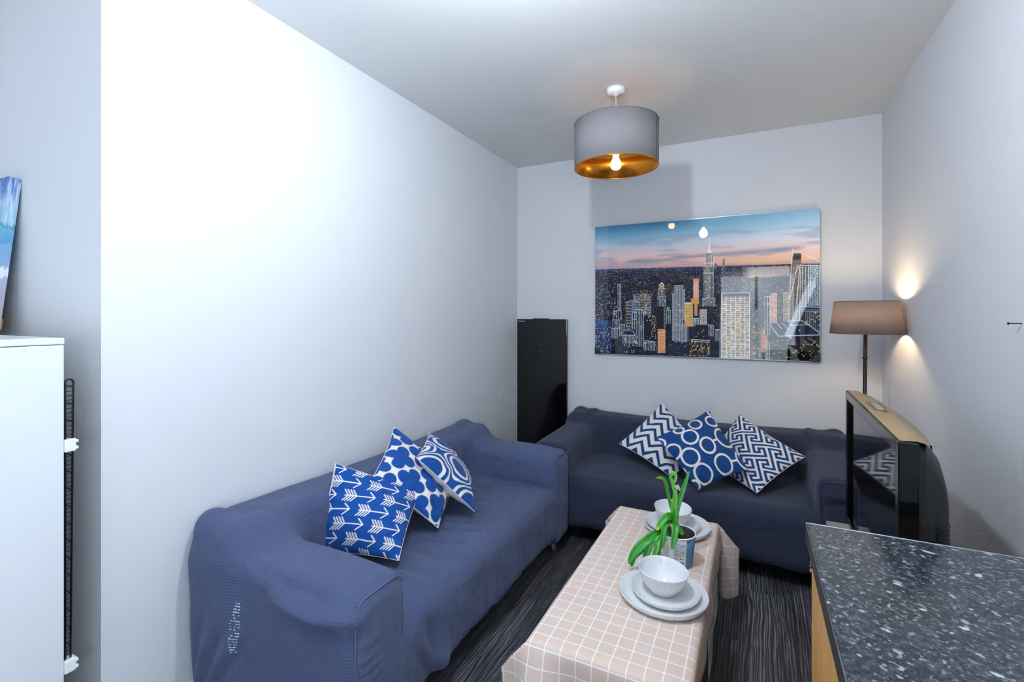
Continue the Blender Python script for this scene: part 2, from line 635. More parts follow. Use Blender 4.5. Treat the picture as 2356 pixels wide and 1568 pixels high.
def make_sofa(name, label, loc, rotz, L, D, hb, ha, hseat, creases, lean=0.10, hs=0.0095, aw=0.235, fab=None):
    root = thing(name, label, 'sofa', loc, (0, 0, rotz), 'covered sofas')
    pad = 0.06
    org = (-pad, -pad, 0.02)
    g = [np.arange(org[0], L + pad, hs), np.arange(org[1], D + pad, hs), np.arange(org[2], hb + pad + 0.05, hs)]
    X, Y, Z = np.meshgrid(*g, indexing='ij')

    def fields(X, Y, Z):
        crown = 0.022 * (1 - ((X - L / 2) / (L / 2)) ** 2) * np.clip(Y / D * 1.3, 0, 1)
        sag = 0.012 * np.exp(-((X - L * 0.35) / 0.25) ** 2) * np.exp(-((Y - D * 0.6) / 0.2) ** 2)
        seat = rbox(X, Y, Z - crown + sag, (0.10, 0.08, 0.085), (L - 0.10, D - 0.012, hseat), 0.075)
        bul = 0.012 * np.sin(PI * np.clip(Y / D, 0, 1))
        a0 = rbox(X - bul * 0, Y, Z - bul, (0.0, 0.03, 0.075), (aw, D, ha), 0.06)
        a1 = rbox(X, Y, Z - bul, (L - aw, 0.03, 0.075), (L, D, ha), 0.06)
        ys = Y + lean * (Z - 0.40)
        sagb = 0.018 * np.sin(PI * np.clip(X / L, 0, 1))
        back = rbox(X, ys, Z + sagb, (0.008, 0.005 + lean * 0.28, 0.075), (L - 0.008, 0.27, hb), 0.055)
        # knobbly cover corners on the ends of the backrest
        for cx in (0.055, L - 0.055):
            s = np.sqrt((X - cx) ** 2 + (Y - 0.075) ** 2 + (Z - hb + 0.026) ** 2) - 0.034
            back = smin(back, s, 0.05)
        return seat, back, a0, a1

    def total(X, Y, Z):
        seat, back, a0, a1 = fields(X, Y, Z)
        d = smin(back, a0, 0.11)
        d = smin(d, a1, 0.11)
        return smin(d, seat, 0.022)

    V, F = surface_nets(total(X, Y, Z).astype(np.float32), org, hs)
    e = 0.004
    for it in range(2):
        x, y, z = V.T
        f0 = total(x, y, z)
        N = np.stack([total(x + e, y, z) - total(x - e, y, z), total(x, y + e, z) - total(x, y - e, z),
                      total(x, y, z + e) - total(x, y, z - e)], 1)
        N /= np.linalg.norm(N, axis=1)[:, None] + 1e-9
        V = V - N * f0[:, None] * 0.9
    # folds and creases of the stretched cover
    disp = np.zeros(len(V))
    V0 = V[::3]
    for (p0, p1, amp, wid) in creases:
        p0, p1 = np.array(p0), np.array(p1)
        Q = p0 + np.linspace(0, 1, 9)[:, None] * (p1 - p0)
        # lay the fold line on the cover itself
        cand = V0[np.all((V0 > np.minimum(p0, p1) - 0.14) & (V0 < np.maximum(p0, p1) + 0.14), axis=1)]
        if len(cand) < 10:
            continue
        Q = np.array([cand[np.argmin(((cand - q) ** 2).sum(1))] for q in Q])
        Q[1:-1] = (Q[:-2] + 2 * Q[1:-1] + Q[2:]) / 4
        w = wid * 0.85
        near = np.nonzero(np.all((V > Q.min(0) - 3 * w) & (V < Q.max(0) + 3 * w), axis=1))[0]
        P = V[near]
        best = np.full(len(P), 9.0)
        fade = np.zeros(len(P))
        for k in range(8):
            ab = Q[k + 1] - Q[k]
            t = np.clip(((P - Q[k]) @ ab) / (ab @ ab + 1e-9), 0, 1)
            dist = np.linalg.norm(P - (Q[k] + t[:, None] * ab), axis=1)
            s = np.sin(PI * (0.10 + 0.80 * (k + t) / 8))
            m = dist < best
            best[m] = dist[m]
            fade[m] = s[m]
        disp[near] += 1.7 * amp * fade * np.exp(-(best / w) ** 2)
    low = np.clip((0.30 - V[:, 2]) / 0.22, 0, 1)
    disp += low * 0.0028 * (np.sin(V[:, 0] * 37 + 2 * np.sin(V[:, 1] * 9)) + np.sin(V[:, 1] * 29 + V[:, 0] * 5))
    disp += 0.0022 * np.sin(V[:, 0] * 17 + 3 * np.sin(V[:, 2] * 11)) * np.sin(V[:, 1] * 15 + V[:, 2] * 9)
    V = V + N * disp[:, None]
    # vertex normals of the whole cover
    fn = np.cross(V[F[:, 2]] - V[F[:, 0]], V[F[:, 3]] - V[F[:, 1]])
    VN = np.zeros_like(V)
    for k in range(4):
        np.add.at(VN, F[:, k], fn)
    VN /= np.linalg.norm(VN, axis=1)[:, None] + 1e-12
    c = V[F].mean(1)
    seat, back, a0, a1 = fields(*c.T)
    lab = np.argmin(np.stack([seat, back, a0, a1]), 0)
    for k, nm in enumerate(('seat', 'backrest', 'arm', 'arm')):
        f = F[lab == k]
        used, inv = np.unique(f, return_inverse=True)
        me = mesh_np(nm, V[used], inv.reshape(f.shape))
        o = add(nm, me, fab or M_SOFA, root, True)
        me.normals_split_custom_set_from_vertices([tuple(v) for v in VN[used]])
        if k >= 2:
            x0, x1 = (0, aw) if k == 2 else (L - aw, L)
            i = 0.0155
            rr = 0.042
            z1 = ha + 0.002 - i
            pts = [(x0 + i, 0.10)]
            for a in np.linspace(PI, PI / 2, 8):
                pts.append((x0 + i + rr + rr * math.cos(a), z1 - rr + rr * math.sin(a)))
            for a in np.linspace(PI / 2, 0, 8):
                pts.append((x1 - i - rr + rr * math.cos(a), z1 - rr + rr * math.sin(a)))
            pts.append((x1 - i, 0.10))
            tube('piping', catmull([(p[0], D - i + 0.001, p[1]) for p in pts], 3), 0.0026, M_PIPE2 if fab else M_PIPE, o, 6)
    for lx in (0.10, L - 0.10):
        for ly in (0.09, D - 0.075):
            lathe('leg', [(0.0, 0.0), (0.019, 0.0), (0.021, 0.004), (0.021, 0.10), (0.0, 0.10)], M_CHROME, root, (lx, ly, 0.0), 20)
    return root


LS_L, LS_D = 1.78, 0.80
cr = []
# soft creases across the seat
for x0, y0, x1, y1, a in ((0.86, 0.42, 0.80, 0.66, -0.006), (0.95, 0.40, 0.90, 0.66, -0.007), (1.05, 0.42, 1.03, 0.70, -0.006),
                          (1.15, 0.45, 1.17, 0.70, -0.005), (0.72, 0.45, 0.66, 0.66, -0.004), (0.60, 0.35, 0.50, 0.60, -0.004),
                          (1.28, 0.5, 1.30, 0.76, -0.006)):
    cr.append(((x0, y0, hz := 0.43), (x1, y1, 0.43), a, 0.028))
    cr.append(((x0 + 0.045, y0, hz), (x1 + 0.045, y1, 0.43), -a * 0.6, 0.03))
# drapes down the front of the seat
for i, x0 in enumerate(np.linspace(0.32, 1.50, 15)):
    amp = (0.003 + 0.005 * (x0 / 1.5)) * random.uniform(0.5, 1.3)
    cr.append(((x0 + random.uniform(-0.03, 0.03), 0.80, random.uniform(0.22, 0.37)), (x0 + random.uniform(-0.06, 0.10), 0.79, 0.08),
               amp * random.choice((1, -1)), random.uniform(0.018, 0.045)))
cr.append(((1.50, 0.80, 0.33), (1.30, 0.80, 0.10), 0.008, 0.03))
cr.append(((1.48, 0.80, 0.26), (1.36, 0.80, 0.08), -0.007, 0.026))
# gathered folds where the backrest meets the far arm
for i in range(7):
    cr.append(((0.20 + 0.022 * i, 0.12 + 0.006 * i, 0.66), (0.27 + 0.012 * i, 0.29, 0.42), 0.012 * (1 if i % 2 else -1), 0.016))
cr.append(((0.10, 0.06, 0.72), (0.20, 0.15, 0.62), 0.014, 0.02))
cr.append(((0.30, 0.28, 0.42), (0.52, 0.60, 0.44), -0.006, 0.03))
# near arm: rolled overhang below the front of the arm top, tension folds towards the rear corner
cr.append(((1.78, 0.78, 0.535), (1.785, 0.46, 0.535), 0.024, 0.028))
cr.append(((1.785, 0.80, 0.485), (1.785, 0.50, 0.485), -0.016, 0.026))
cr.append(((1.785, 0.66, 0.58), (1.785, 0.40, 0.60), -0.006, 0.03))
for i in range(5):
    cr.append(((1.78, 0.05 + 0.035 * i, 0.10 + 0.02 * i), (1.78, 0.14 + 0.05 * i, 0.40 - 0.01 * i), 0.007 * (1 if i % 2 else -1), 0.016))
cr.append(((1.78, 0.30, 0.16), (1.78, 0.72, 0.34), 0.006, 0.045))
cr.append(((1.78, 0.35, 0.10), (1.78, 0.72, 0.24), -0.005, 0.04))
for i in range(4):
    cr.append(((1.66, 0.80, 0.46 - 0.035 * i), (1.775, 0.795, 0.455 - 0.035 * i), 0.003, 0.010))
# back of the near arm, cover pulled over to the backrest
cr.append(((1.74, 0.02, 0.70), (1.62, 0.22, 0.60), 0.001, 0.03))
cr.append(((1.70, 0.03, 0.66), (1.56, 0.26, 0.56), -0.004, 0.03))
# inside of the far arm
cr.append(((0.245, 0.35, 0.40), (0.25, 0.78, 0.42), -0.010, 0.02))
cr.append(((0.24, 0.70, 0.42), (0.25, 0.79, 0.30), -0.012, 0.016))

sofa_l = make_sofa('sofa', 'slate blue covered sofa along the bright left wall, nearest the viewer', (XL + 0.008, 2.79, 0), -PI / 2,
                   LS_L, LS_D, 0.70, 0.60, 0.405, cr)

cr = []
for i in range(9):     # right-hand arm/back corner (local x=0 end)
    cr.append(((0.17 + 0.024 * i, 0.14, 0.64), (0.25 + 0.014 * i, 0.30, 0.41), 0.011 * (1 if i % 2 else -1), 0.017))
for i in range(9):     # left-hand corner
    x0 = 1.78 - 0.17 - 0.024 * i
    cr.append(((x0, 0.14, 0.64), (1.78 - 0.25 - 0.016 * i, 0.30, 0.41), 0.011 * (1 if i % 2 else -1), 0.017))
cr.append(((1.60, 0.05, 0.68), (1.63, 0.25, 0.62), 0.016, 0.022))
cr.append(((1.45, 0.20, 0.65), (1.20, 0.20, 0.64), -0.006, 0.02))
cr.append(((0.20, 0.05, 0.66), (0.22, 0.30, 0.60), 0.012, 0.022))
for i in range(6):
    cr.append(((0.30 + 0.2 * i, 0.90, 0.30), (1.5, 0.895, 0.26 - 0.02 * i), 0.003 * (1 if i % 2 else -1), 0.02))
cr.append(((0.03, 0.90, 0.50), (0.22, 0.90, 0.47), -0.010, 0.014))
cr.append(((0.03, 0.90, 0.53), (0.22, 0.90, 0.53), 0.008, 0.016))
cr.append(((0.235, 0.60, 0.40), (0.24, 0.89, 0.40), -0.010, 0.02))
cr.append(((1.20, 0.88, 0.40), (0.60, 0.88, 0.40), 0.004, 0.05))
sofa_b = make_sofa('sofa', 'slate sofa, its cover darkened for weak light, against the back wall below the skyline picture', (0.52, YB - 0.012, 0), PI,
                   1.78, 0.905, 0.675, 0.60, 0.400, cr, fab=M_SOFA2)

# worn patch of pale threads on the near arm's outer side
arm_near = [c for c in sofa_l.children if c.name.startswith('arm')][-1]
Lw = []
bm = bmesh.new()
for i in range(130):
    tt = random.random()
    sp = 0.010 + 0.022 * math.sin(PI * tt)
    yy = 0.300 - 0.020 * tt + random.uniform(-sp, sp) * 0.6
    zz = 0.475 - 0.165 * tt
    zz = round(zz / 0.0095) * 0.0095
    w, hgt = random.uniform(0.0008, 0.0022), random.uniform(0.0008, 0.002)
    Lw.append((yy, zz, w, hgt))
me_arm = arm_near.data
from mathutils.bvhtree import BVHTree
bvh = BVHTree.FromPolygons([v.co.copy() for v in me_arm.vertices], [tuple(p.vertices) for p in me_arm.polygons])
for yy, zz, w, hgt in Lw:
    hit = bvh.ray_cast(Vector((2.2, yy, zz)), Vector((-1, 0, 0)))
    if hit[0] is not None:
        xx = hit[0].x
        bm_box(bm, (xx - 0.001, yy - w, zz - hgt), (xx + 0.0012, yy + w, zz + hgt))
o = add('worn_threads', bm_mesh('worn_threads', bm), M_WORN, arm_near)
o['label'] = 'white worn threads'

# ------------------------------------------------------------------ cushions
def print_fabric(name, rough=0.8):
    t = NT(name)
    at = t.n('ShaderNodeAttribute', attribute_name='print')
    co = t.coord()
    t.p(Base_Color=at.outputs['Color'], Roughness=rough, Sheen_Weight=0.1)
    t.set(t.b, 'Specular IOR Level', 0.25)
    t.bump(t.noise(co, 900.0, 2), 0.15, 0.0008)
    return t.m


M_PRINT = print_fabric('printed_cushion_cotton')
M_CREAM = plain('cream_cushion_cotton', '#e6dfd9', 0.85, bump=0.1, bscale=500)
M_NAVYB = plain('navy_cushion_cotton', '#1c4683', 0.85, bump=0.1, bscale=500)

BLUE = np.array([12, 74, 152.])
NAVY = np.array([14, 66, 128.])
CREAMC = np.array([236, 228, 221.])


def seg_d(u, v, a, b):
    a, b = np.array(a, float), np.array(b, float)
    ab = b - a
    t = np.clip(((u - a[0]) * ab[0] + (v - a[1]) * ab[1]) / (ab @ ab), 0, 1)
    return np.hypot(u - a[0] - t * ab[0], v - a[1] - t * ab[1])


def blend(mask, fg, bg):
    return mask[..., None] * fg + (1 - mask[..., None]) * bg


AA = 0.004


def pat_arrows(u, v):
    pu, pv = 0.425, 0.162
    d = np.full(u.shape, 9.0)
    segs = [((0.0, 0.0), (0.325, 0.0)), ((0.325, 0.0), (0.262, -0.062)), ((0.325, 0.0), (0.262, 0.062))]
    for k in range(4):
        s0 = 0.035 + 0.031 * k
        segs += [((s0, 0), (s0 - 0.050, -0.066)), ((s0, 0), (s0 - 0.050, 0.066))]
    for r in range(-1, 8):
        for c in range(-2, 4):
            ou = c * pu + (0.195 * r) % pu - 0.20
            ov = 0.045 + r * pv
            if ou > 1.1 or ou < -0.5 or ov > 1.2:
                continue
            m = (np.abs(v - ov) < 0.09) & (u > ou - 0.08) & (u < ou + 0.4)
            if not m.any():
                continue
            uu, vv = u[m] - ou, v[m] - ov
            dd = np.full(uu.shape, 9.0)
            for a, b in segs:
                dd = np.minimum(dd, seg_d(uu, vv, a, b))
            d[m] = np.minimum(d[m], dd)
    col = blend(1 - sstep(0.0068 - AA / 2, 0.0068 + AA / 2, d), CREAMC, BLUE)
    return blend(1 - sstep(0.010, 0.014, u), CREAMC, col)


def pat_trellis(u, v):
    x, y = u / 0.47 + 0.12, v / 0.47 + 0.30
    best = np.full(u.shape, 9.0)
    for ox, oy in ((0, 0), (0.5, 0.5)):
        a, b = x + ox, y + oy
        a, b = a - np.round(a), b - np.round(b)
        for cx, cy in ((0.23, 0), (-0.23, 0), (0, 0.23), (0, -0.23)):
            best = np.minimum(best, np.hypot(a - cx, b - cy) - 0.170)
        best = np.minimum(best, (np.abs(a) + np.abs(b) - 0.34) * 0.7)
    m = 1 - sstep(-0.012, 0.012, best)
    col = blend(m, BLUE, CREAMC)
    return col


def pat_ogee(u, v):
    x, y = u * 2.9 + 0.35 + 0.05 * np.sin(14 * v), v * 2.9 + 0.15
    f = np.cos(PI * x) + np.cos(PI * y)
    a = np.abs(f)

    def band(l0, l1):
        return sstep(l0 - 0.03, l0 + 0.03, a) * (1 - sstep(l1 - 0.03, l1 + 0.03, a))
    m = np.maximum(band(0.80, 1.22), band(0.14, 0.40))
    return blend(m, CREAMC, BLUE)


def pat_chevron(u, v):
    per = 0.30
    tri = np.abs(((u / per) % 1.0) - 0.5) * per
    w = ((v + tri) / 0.155) % 1.0
    m = sstep(0.0, 0.03, w) * (1 - sstep(0.42, 0.45, w))
    return blend(m, NAVY, CREAMC)


RINGS = [(0.288, 0.614, 0.134), (0.555, 0.807, 0.148), (0.530, 0.459, 0.129), (0.507, 0.094, 0.165), (0.201, 0.104, 0.114),
         (0.128, 0.396, 0.114), (0.085, 0.675, 0.091), (0.343, 0.971, 0.129), (0.850, 0.382, 0.155), (0.875, -0.035, 0.155),
         (0.849, 0.781, 0.155), (0.673, 1.119, 0.134), (0.117, 1.038, 0.093), (0.932, 1.023, 0.103), (0.043, 0.0, 0.062)]


def pat_rings(u, v):
    d = np.full(u.shape, 9.0)
    for a, b, r in RINGS:
        d = np.minimum(d, np.abs(np.hypot(u - a, v - b) - r + 0.014) - 0.0165)
    for a, b in (((0.505, 0.346), (0.503, 0.241)), ((0.853, 0.235), (0.858, 0.128))):
        d = np.minimum(d, seg_d(u, v, a, b) - 0.015)
    return blend(1 - sstep(-AA / 2, AA / 2, d), CREAMC, NAVY)


def pat_key(u, v):
    p = 0.0905
    a, b = (u - v) / p + 0.3, -(u + v) / p + 0.1
    mv = {'D': (0, -1), 'U': (0, 1), 'L': (-1, 0), 'R': (1, 0)}

    def walk(s, o):
        x, y = o
        out = []
        for c, n in s:
            x2, y2 = x + mv[c][0] * n, y + mv[c][1] * n
            out.append(((x, y), (x2, y2)))
            x, y = x2, y2
        return out
    segs = walk((('D', 5), ('L', 2), ('U', 1), ('R', 1), ('U', 1), ('L', 2)), (0, 0))
    segs += walk((('L', 5), ('D', 2), ('R', 1), ('U', 1), ('R', 1), ('D', 2)), (2, 1))
    # reduce to the lattice cell spanned by (-3,-3) and (-4,4)
    det = -24.0
    i = (a * 4 - b * -4) / det
    j = (-3 * b + 3 * a) / det
    i, j = i - np.floor(i), j - np.floor(j)
    x, y = -3 * i - 4 * j, -3 * i + 4 * j
    d = np.full(u.shape, 9.0)
    for s0, s1 in segs:
        for m in range(-2, 3):
            for n in range(-2, 3):
                ox, oy = -3 * m - 4 * n, -3 * m + 4 * n
                A = (s0[0] + ox, s0[1] + oy)
                B = (s1[0] + ox, s1[1] + oy)
                dd = np.maximum(np.abs(x - np.clip(x, min(A[0], B[0]), max(A[0], B[0]))),
                                np.abs(y - np.clip(y, min(A[1], B[1]), max(A[1], B[1]))))
                d = np.minimum(d, dd)
    return blend(1 - sstep(0.24, 0.29, d), NAVY, CREAMC)


def cushion(label, corners, pattern, backmat, puff=0.075, n=190, crumple=(0, 0, 0, 0), curl=0.0, seed=0):
    """corners: top/top-left, next clockwise ... as seen from the printed side (world space)"""
    C = [np.array(c, float) for c in corners]
    ctr = sum(C) / 4
    base = np.array([ctr[0], ctr[1], min(c[2] for c in C)])
    root = thing('cushion', label, 'cushion', tuple(base), (0, 0, 0), 'patterned scatter cushions')
    nrm = np.cross(C[3] - C[1], C[2] - C[0])
    nrm /= np.linalg.norm(nrm)
    if np.dot(nrm, np.array([0, 0, 1.41]) - ctr) < 0:
        nrm = -nrm
    rs = np.random.default_rng(seed)
    ph = rs.uniform(0, 6, 8)

    def surf(n, side):
        s = np.linspace(0, 1, n)
        s = 0.5 - 0.5 * np.cos(PI * s) * 0.35 + (s - 0.5) * 0.65     # denser near the seams
        s = (s - s[0]) / (s[-1] - s[0])
        u, v = np.meshgrid(s, s)
        uc, vc = 2 * u - 1, 2 * v - 1
        pin = 0.060
        uw = (uc * (1 - pin * (1 - vc ** 2) * np.abs(uc) ** 3) + 1) / 2
        vw = (vc * (1 - pin * (1 - uc ** 2) * np.abs(vc) ** 3) + 1) / 2
        P = (C[0][None, None] * ((1 - uw) * (1 - vw))[..., None] + C[1][None, None] * (uw * (1 - vw))[..., None]
             + C[2][None, None] * (uw * vw)[..., None] + C[3][None, None] * ((1 - uw) * vw)[..., None])
        e = np.clip((1 - uc ** 2) * (1 - vc ** 2), 0, 1)
        hgt = puff * e ** 0.58
        # creases radiating from the seams and corners
        edge = np.exp(-((1 - np.maximum(np.abs(uc), np.abs(vc))) / 0.35) ** 2) * e ** 0.4
        ang = np.arctan2(vc, uc)
        hgt = hgt + edge * 0.006 * (np.sin(ang * 11 + ph[0]) + 0.7 * np.sin(ang * 17 + ph[1] + 2 * np.hypot(uc, vc)))
        hgt = hgt + 0.005 * e * np.sin(3.1 * uc + 2.2 * vc + ph[2]) + 0.003 * e * np.sin(6 * uc - 5 * vc + ph[3])
        for k, (cu, cv) in enumerate(((-1, -1), (1, -1), (1, 1), (-1, 1))):
            if crumple[k]:
                r = np.hypot(uc - cu, vc - cv)
                w = np.exp(-(r / 0.55) ** 2) * e ** 0.35
                hgt = hgt + crumple[k] * w * (0.55 * np.sin(r * 17 + ph[4] + 1.5 * (uc * cv - vc * cu)) + 0.45 * np.sin((uc * cv - vc * cu) * 9 + ph[5]))
        P = P + side * nrm * hgt[..., None]
        V = P.reshape(-1, 3) - base
        F = grid_faces(n, n)
        fn = np.cross(V[F[:, 2]] - V[F[:, 0]], V[F[:, 3]] - V[F[:, 1]]).sum(0)
        if np.dot(fn, nrm) * side < 0:
            F = F[:, ::-1]
        return V, F, u, v
    V, F, u, v = surf(n, 1)
    me = mesh_np('front_panel', V, F)
    paint_attr(me, lin_np(pattern(u, v)).reshape(-1, 3))
    add('front_panel', me, M_PRINT, root, True)
    V, F, u, v = surf(48, -1)
    add('back_panel', mesh_np('back_panel', V, F), backmat, root, True)
    # seam running round the rim
    s = np.linspace(0, 1, 25)
    rim = []
    for k in range(4):
        a = s[:-1]
        if k == 0:
            rim += [(t, 0) for t in a]
        elif k == 1:
            rim += [(1, t) for t in a]
        elif k == 2:
            rim += [(1 - t, 1) for t in a]
        else:
            rim += [(0, 1 - t) for t in a]
    pts = []
    for a, b in rim:
        uc, vc = 2 * a - 1, 2 * b - 1
        uw = (uc * (1 - 0.060 * (1 - vc ** 2) * abs(uc) ** 3) + 1) / 2
        vw = (vc * (1 - 0.060 * (1 - uc ** 2) * abs(vc) ** 3) + 1) / 2
        pts.append(C[0] * (1 - uw) * (1 - vw) + C[1] * uw * (1 - vw) + C[2] * uw * vw + C[3] * (1 - uw) * vw - base)
    tube('seam', pts, 0.0016, backmat, root, 6, closed=True)
    return root


cushion('bright blue cushion with rows of white arrows, by the near arm',
        [(-1.556, 1.470, 0.791), (-1.379, 1.833, 0.610), (-1.225, 1.476, 0.458), (-1.600, 1.382, 0.450)],
        pat_arrows, M_CREAM, 0.068, crumple=(0, 0, 0.016, 0.004), seed=1)
cushion('bright blue cushion with white quatrefoil trellis, behind the arrow cushion',
        [(-1.651, 1.950, 0.836), (-1.391, 2.156, 0.533), (-1.262, 1.788, 0.452), (-1.464, 1.591, 0.709)],
        pat_trellis, M_CREAM, 0.062, crumple=(0, 0, 0.014, 0), seed=2)
cushion('bright blue cushion with concentric ogee outlines and a white back',
        [(-1.588, 2.166, 0.762), (-1.451, 2.345, 0.500), (-1.194, 1.993, 0.463), (-1.395, 1.802, 0.748)],
        pat_ogee, M_CREAM, 0.070, crumple=(0, 0, 0.006, 0), seed=3)
cushion('navy and cream zigzag chevron cushion on the back sofa',
        [(-0.572, 3.520, 0.788), (-0.243, 3.325, 0.530), (-0.433, 3.002, 0.440), (-0.807, 3.235, 0.539)],
        pat_chevron, M_CREAM, 0.058, crumple=(0, 0, 0.018, 0), seed=4)
cushion('navy cushion with cream rings, in front of the other two on the back sofa',
        [(-0.248, 3.290, 0.806), (-0.022, 3.008, 0.545), (-0.270, 2.835, 0.442), (-0.513, 2.960, 0.678)],
        pat_rings, M_NAVYB, 0.058, crumple=(0, 0, 0.018, 0), seed=5)
cushion('navy and cream Greek key cushion beside the right arm',
        [(-0.074, 3.434, 0.767), (0.272, 3.242, 0.591), (0.022, 2.940, 0.440), (-0.304, 3.375, 0.455)],
        pat_key, M_CREAM, 0.060, crumple=(0, 0, 0.014, 0), seed=6)

# ------------------------------------------------------------------ large skyline picture
def paint_skyline(W, Hh):
    s = (np.arange(W) + 0.5) / W
    t = (np.arange(Hh) + 0.5) / Hh
    Sx, Ty = np.meshgrid(s, t)
    rg = np.random.default_rng(11)

    def vnoise(fx, fy, seed):
        r = np.random.default_rng(seed).random((fy + 2, fx + 2))
        x, y = Sx * fx, Ty * fy
        i, j = x.astype(int), y.astype(int)
        a, b = x - i, y - j
        a, b = a * a * (3 - 2 * a), b * b * (3 - 2 * b)
        return (r[j, i] * (1 - a) + r[j, i + 1] * a) * (1 - b) + (r[j + 1, i] * (1 - a) + r[j + 1, i + 1] * a) * b
    hor = 0.335 + 0.022 * Sx
    q = np.clip(Ty / hor, 0, 1)
    # sky
    stops = [(0.0, (36, 112, 156)), (0.25, (92, 146, 178)), (0.48, (158, 172, 190)), (0.72, (206, 172, 166)), (0.92, (222, 158, 140)), (1.0, (190, 134, 130))]
    img = np.zeros((Hh, W, 3))
    for k in range(3):
        img[..., k] = np.interp(q, [a for a, _ in stops], [c[k] for _, c in stops])
    side = np.clip((Sx - 0.25) / 0.75, 0, 1)
    img += (side * (1 - q) * 88)[..., None] * np.array([1.0, 0.75, 0.6])  # paler towards the top right, mostly glare painted into the sky
    cl = 0.6 * vnoise(5, 26, 1) + 0.4 * vnoise(14, 60, 2)
    wisps = sstep(0.50, 0.75, cl) * sstep(0.08, 0.3, q) * 0.45
    img = img * (1 - wisps[..., None]) + wisps[..., None] * np.array([120, 138, 165])
    bank = np.exp(-((Ty - 0.285 + 0.05 * (Sx - 0.25)) / 0.018) ** 2) * sstep(0.35, 0.6, vnoise(9, 30, 3))
    img = img * (1 - 0.5 * bank[..., None]) + 0.5 * bank[..., None] * np.array([88, 110, 145])
    warm = np.exp(-((Sx - 0.78) / 0.2) ** 2) * np.exp(-((q - 0.93) / 0.08) ** 2)
    img += warm[..., None] * np.array([16, 14, -6])
    img = img * 0.8 + img.mean(-1, keepdims=True) * 0.2
    # city ground
    g = np.clip((Ty - hor) / (1 - hor), 0, 1)
    base = np.stack([18 + 14 * vnoise(18, 20, 4) - 12 * g, 26 + 12 * vnoise(18, 20, 5) - 14 * g, 46 + 18 * vnoise(12, 14, 6) - 20 * g], -1)
    far = np.exp(-(g / 0.05) ** 2)
    base = base * (1 - far[..., None]) + far[..., None] * np.array([38, 62, 98])
    city = Ty > hor
    # random blocks of distant buildings
    for i in range(900):
        gg = rg.random() ** 1.5
        cx, ty = rg.random(), 0.355 + 0.62 * gg
        w, hh = 0.006 + 0.022 * gg * rg.random() + 0.004, 0.012 + 0.09 * gg * rg.random()
        x0, x1 = int((cx - w / 2) * W), int((cx + w / 2) * W)
        y0, y1 = int(ty * Hh), int(min(ty + hh, 1) * Hh)
        x0 = max(x0, 0)
        v = rg.random()
        base[y0:y1, x0:x1] = np.array([10, 17, 32]) + v * np.array([16, 18, 24])
    lights = np.kron(rg.random((Hh // 2 + 1, W // 2 + 1)), np.ones((2, 2)))[:Hh, :W]
    dens = 0.055 * np.exp(-((g - 0.18) / 0.28) ** 2) + 0.02
    on = (lights < dens * (0.3 + 1.4 * vnoise(22, 30, 8))) & city
    tint = rg.random((Hh, W))[..., None]
    lc = np.array([255, 196, 120]) * tint + np.array([236, 150, 90]) * (1 - tint)
    br = (0.35 + 0.65 * rg.random((Hh, W)))[..., None]
    base = np.where(on[..., None], base * (1 - br) + lc * br, base)
    img = np.where(city[..., None], base, img)
    # pale band of water at the right
    wat = sstep(0.68, 0.74, Sx) * (1 - sstep(0.88, 0.90, Sx)) * sstep(0.362, 0.37, Ty) * (1 - sstep(0.425, 0.445, Ty + 0.02 * (vnoise(30, 8, 9) - 0.5)))
    img = img * (1 - 0.75 * wat[..., None]) + 0.75 * wat[..., None] * np.array([196, 178, 172])
    glare = np.exp(-((Sx - 0.74) / 0.09) ** 2 - ((Ty - 0.50) / 0.10) ** 2) * city
    img += glare[..., None] * np.array([70, 62, 48])  # haze of window glare painted into the print at mid right

    def px(s0, s1, t0, t1):
        return (max(int(round(s0 * W)), 0), min(int(round(s1 * W)), W), max(int(round(t0 * Hh)), 0), min(int(round(t1 * Hh)), Hh))

    WHITE = np.array([214, 220, 228.])

    def fill(s0, s1, t0, t1, c, al=1.0):
        a, b, c0, c1 = px(s0, s1, t0, t1)
        img[c0:c1, a:b] = img[c0:c1, a:b] * (1 - al) + np.array(c, float) * al

    def line(s0, t0, s1, t1, w=0.0016, c=WHITE, al=0.9):
        a0, a1 = min(s0, s1) - 0.01, max(s0, s1) + 0.01
        b0, b1 = min(t0, t1) - 0.015, max(t0, t1) + 0.015
        x0, x1, y0, y1 = px(a0, a1, b0, b1)
        d = seg_d(Sx[y0:y1, x0:x1] * 1.5, Ty[y0:y1, x0:x1], (s0 * 1.5, t0), (s1 * 1.5, t1))
        m = (1 - sstep(w * 0.6, w * 1.5, d))[..., None] * al
        img[y0:y1, x0:x1] = img[y0:y1, x0:x1] * (1 - m) + m * np.array(c, float)

    def windows(s0, s1, t0, t1, nx, ny, frac, c1=(255, 190, 100), c2=(250, 226, 170), gap=0.25):
        for i in range(nx):
            for j in range(ny):
                if rg.random() < frac:
                    a = s0 + (s1 - s0) * (i + gap) / nx
                    b = s0 + (s1 - s0) * (i + 1 - gap * 0.4) / nx
                    c = t0 + (t1 - t0) * (j + gap) / ny
                    d = t0 + (t1 - t0) * (j + 1 - gap * 0.4) / ny
                    k = rg.random()
                    fill(a, b, c, d, np.array(c1) * k + np.array(c2) * (1 - k), 0.35 + 0.6 * rg.random())

    def vlines(s0, s1, t0, t1, n, body=(22, 30, 48), w=0.0013, al=0.85, outline=True):
        n = max(2, int(n * 0.72))
        fill(s0, s1, t0, t1, body)
        windows(s0, s1, t0, t1, max(n, 4), int((t1 - t0) * 90), 0.16)
        for i in range(n + 1):
            x = s0 + (s1 - s0) * i / n
            line(x, t0, x, t1, w, al=al)
        if outline:
            line(s0, t0, s1, t0, w * 1.2)

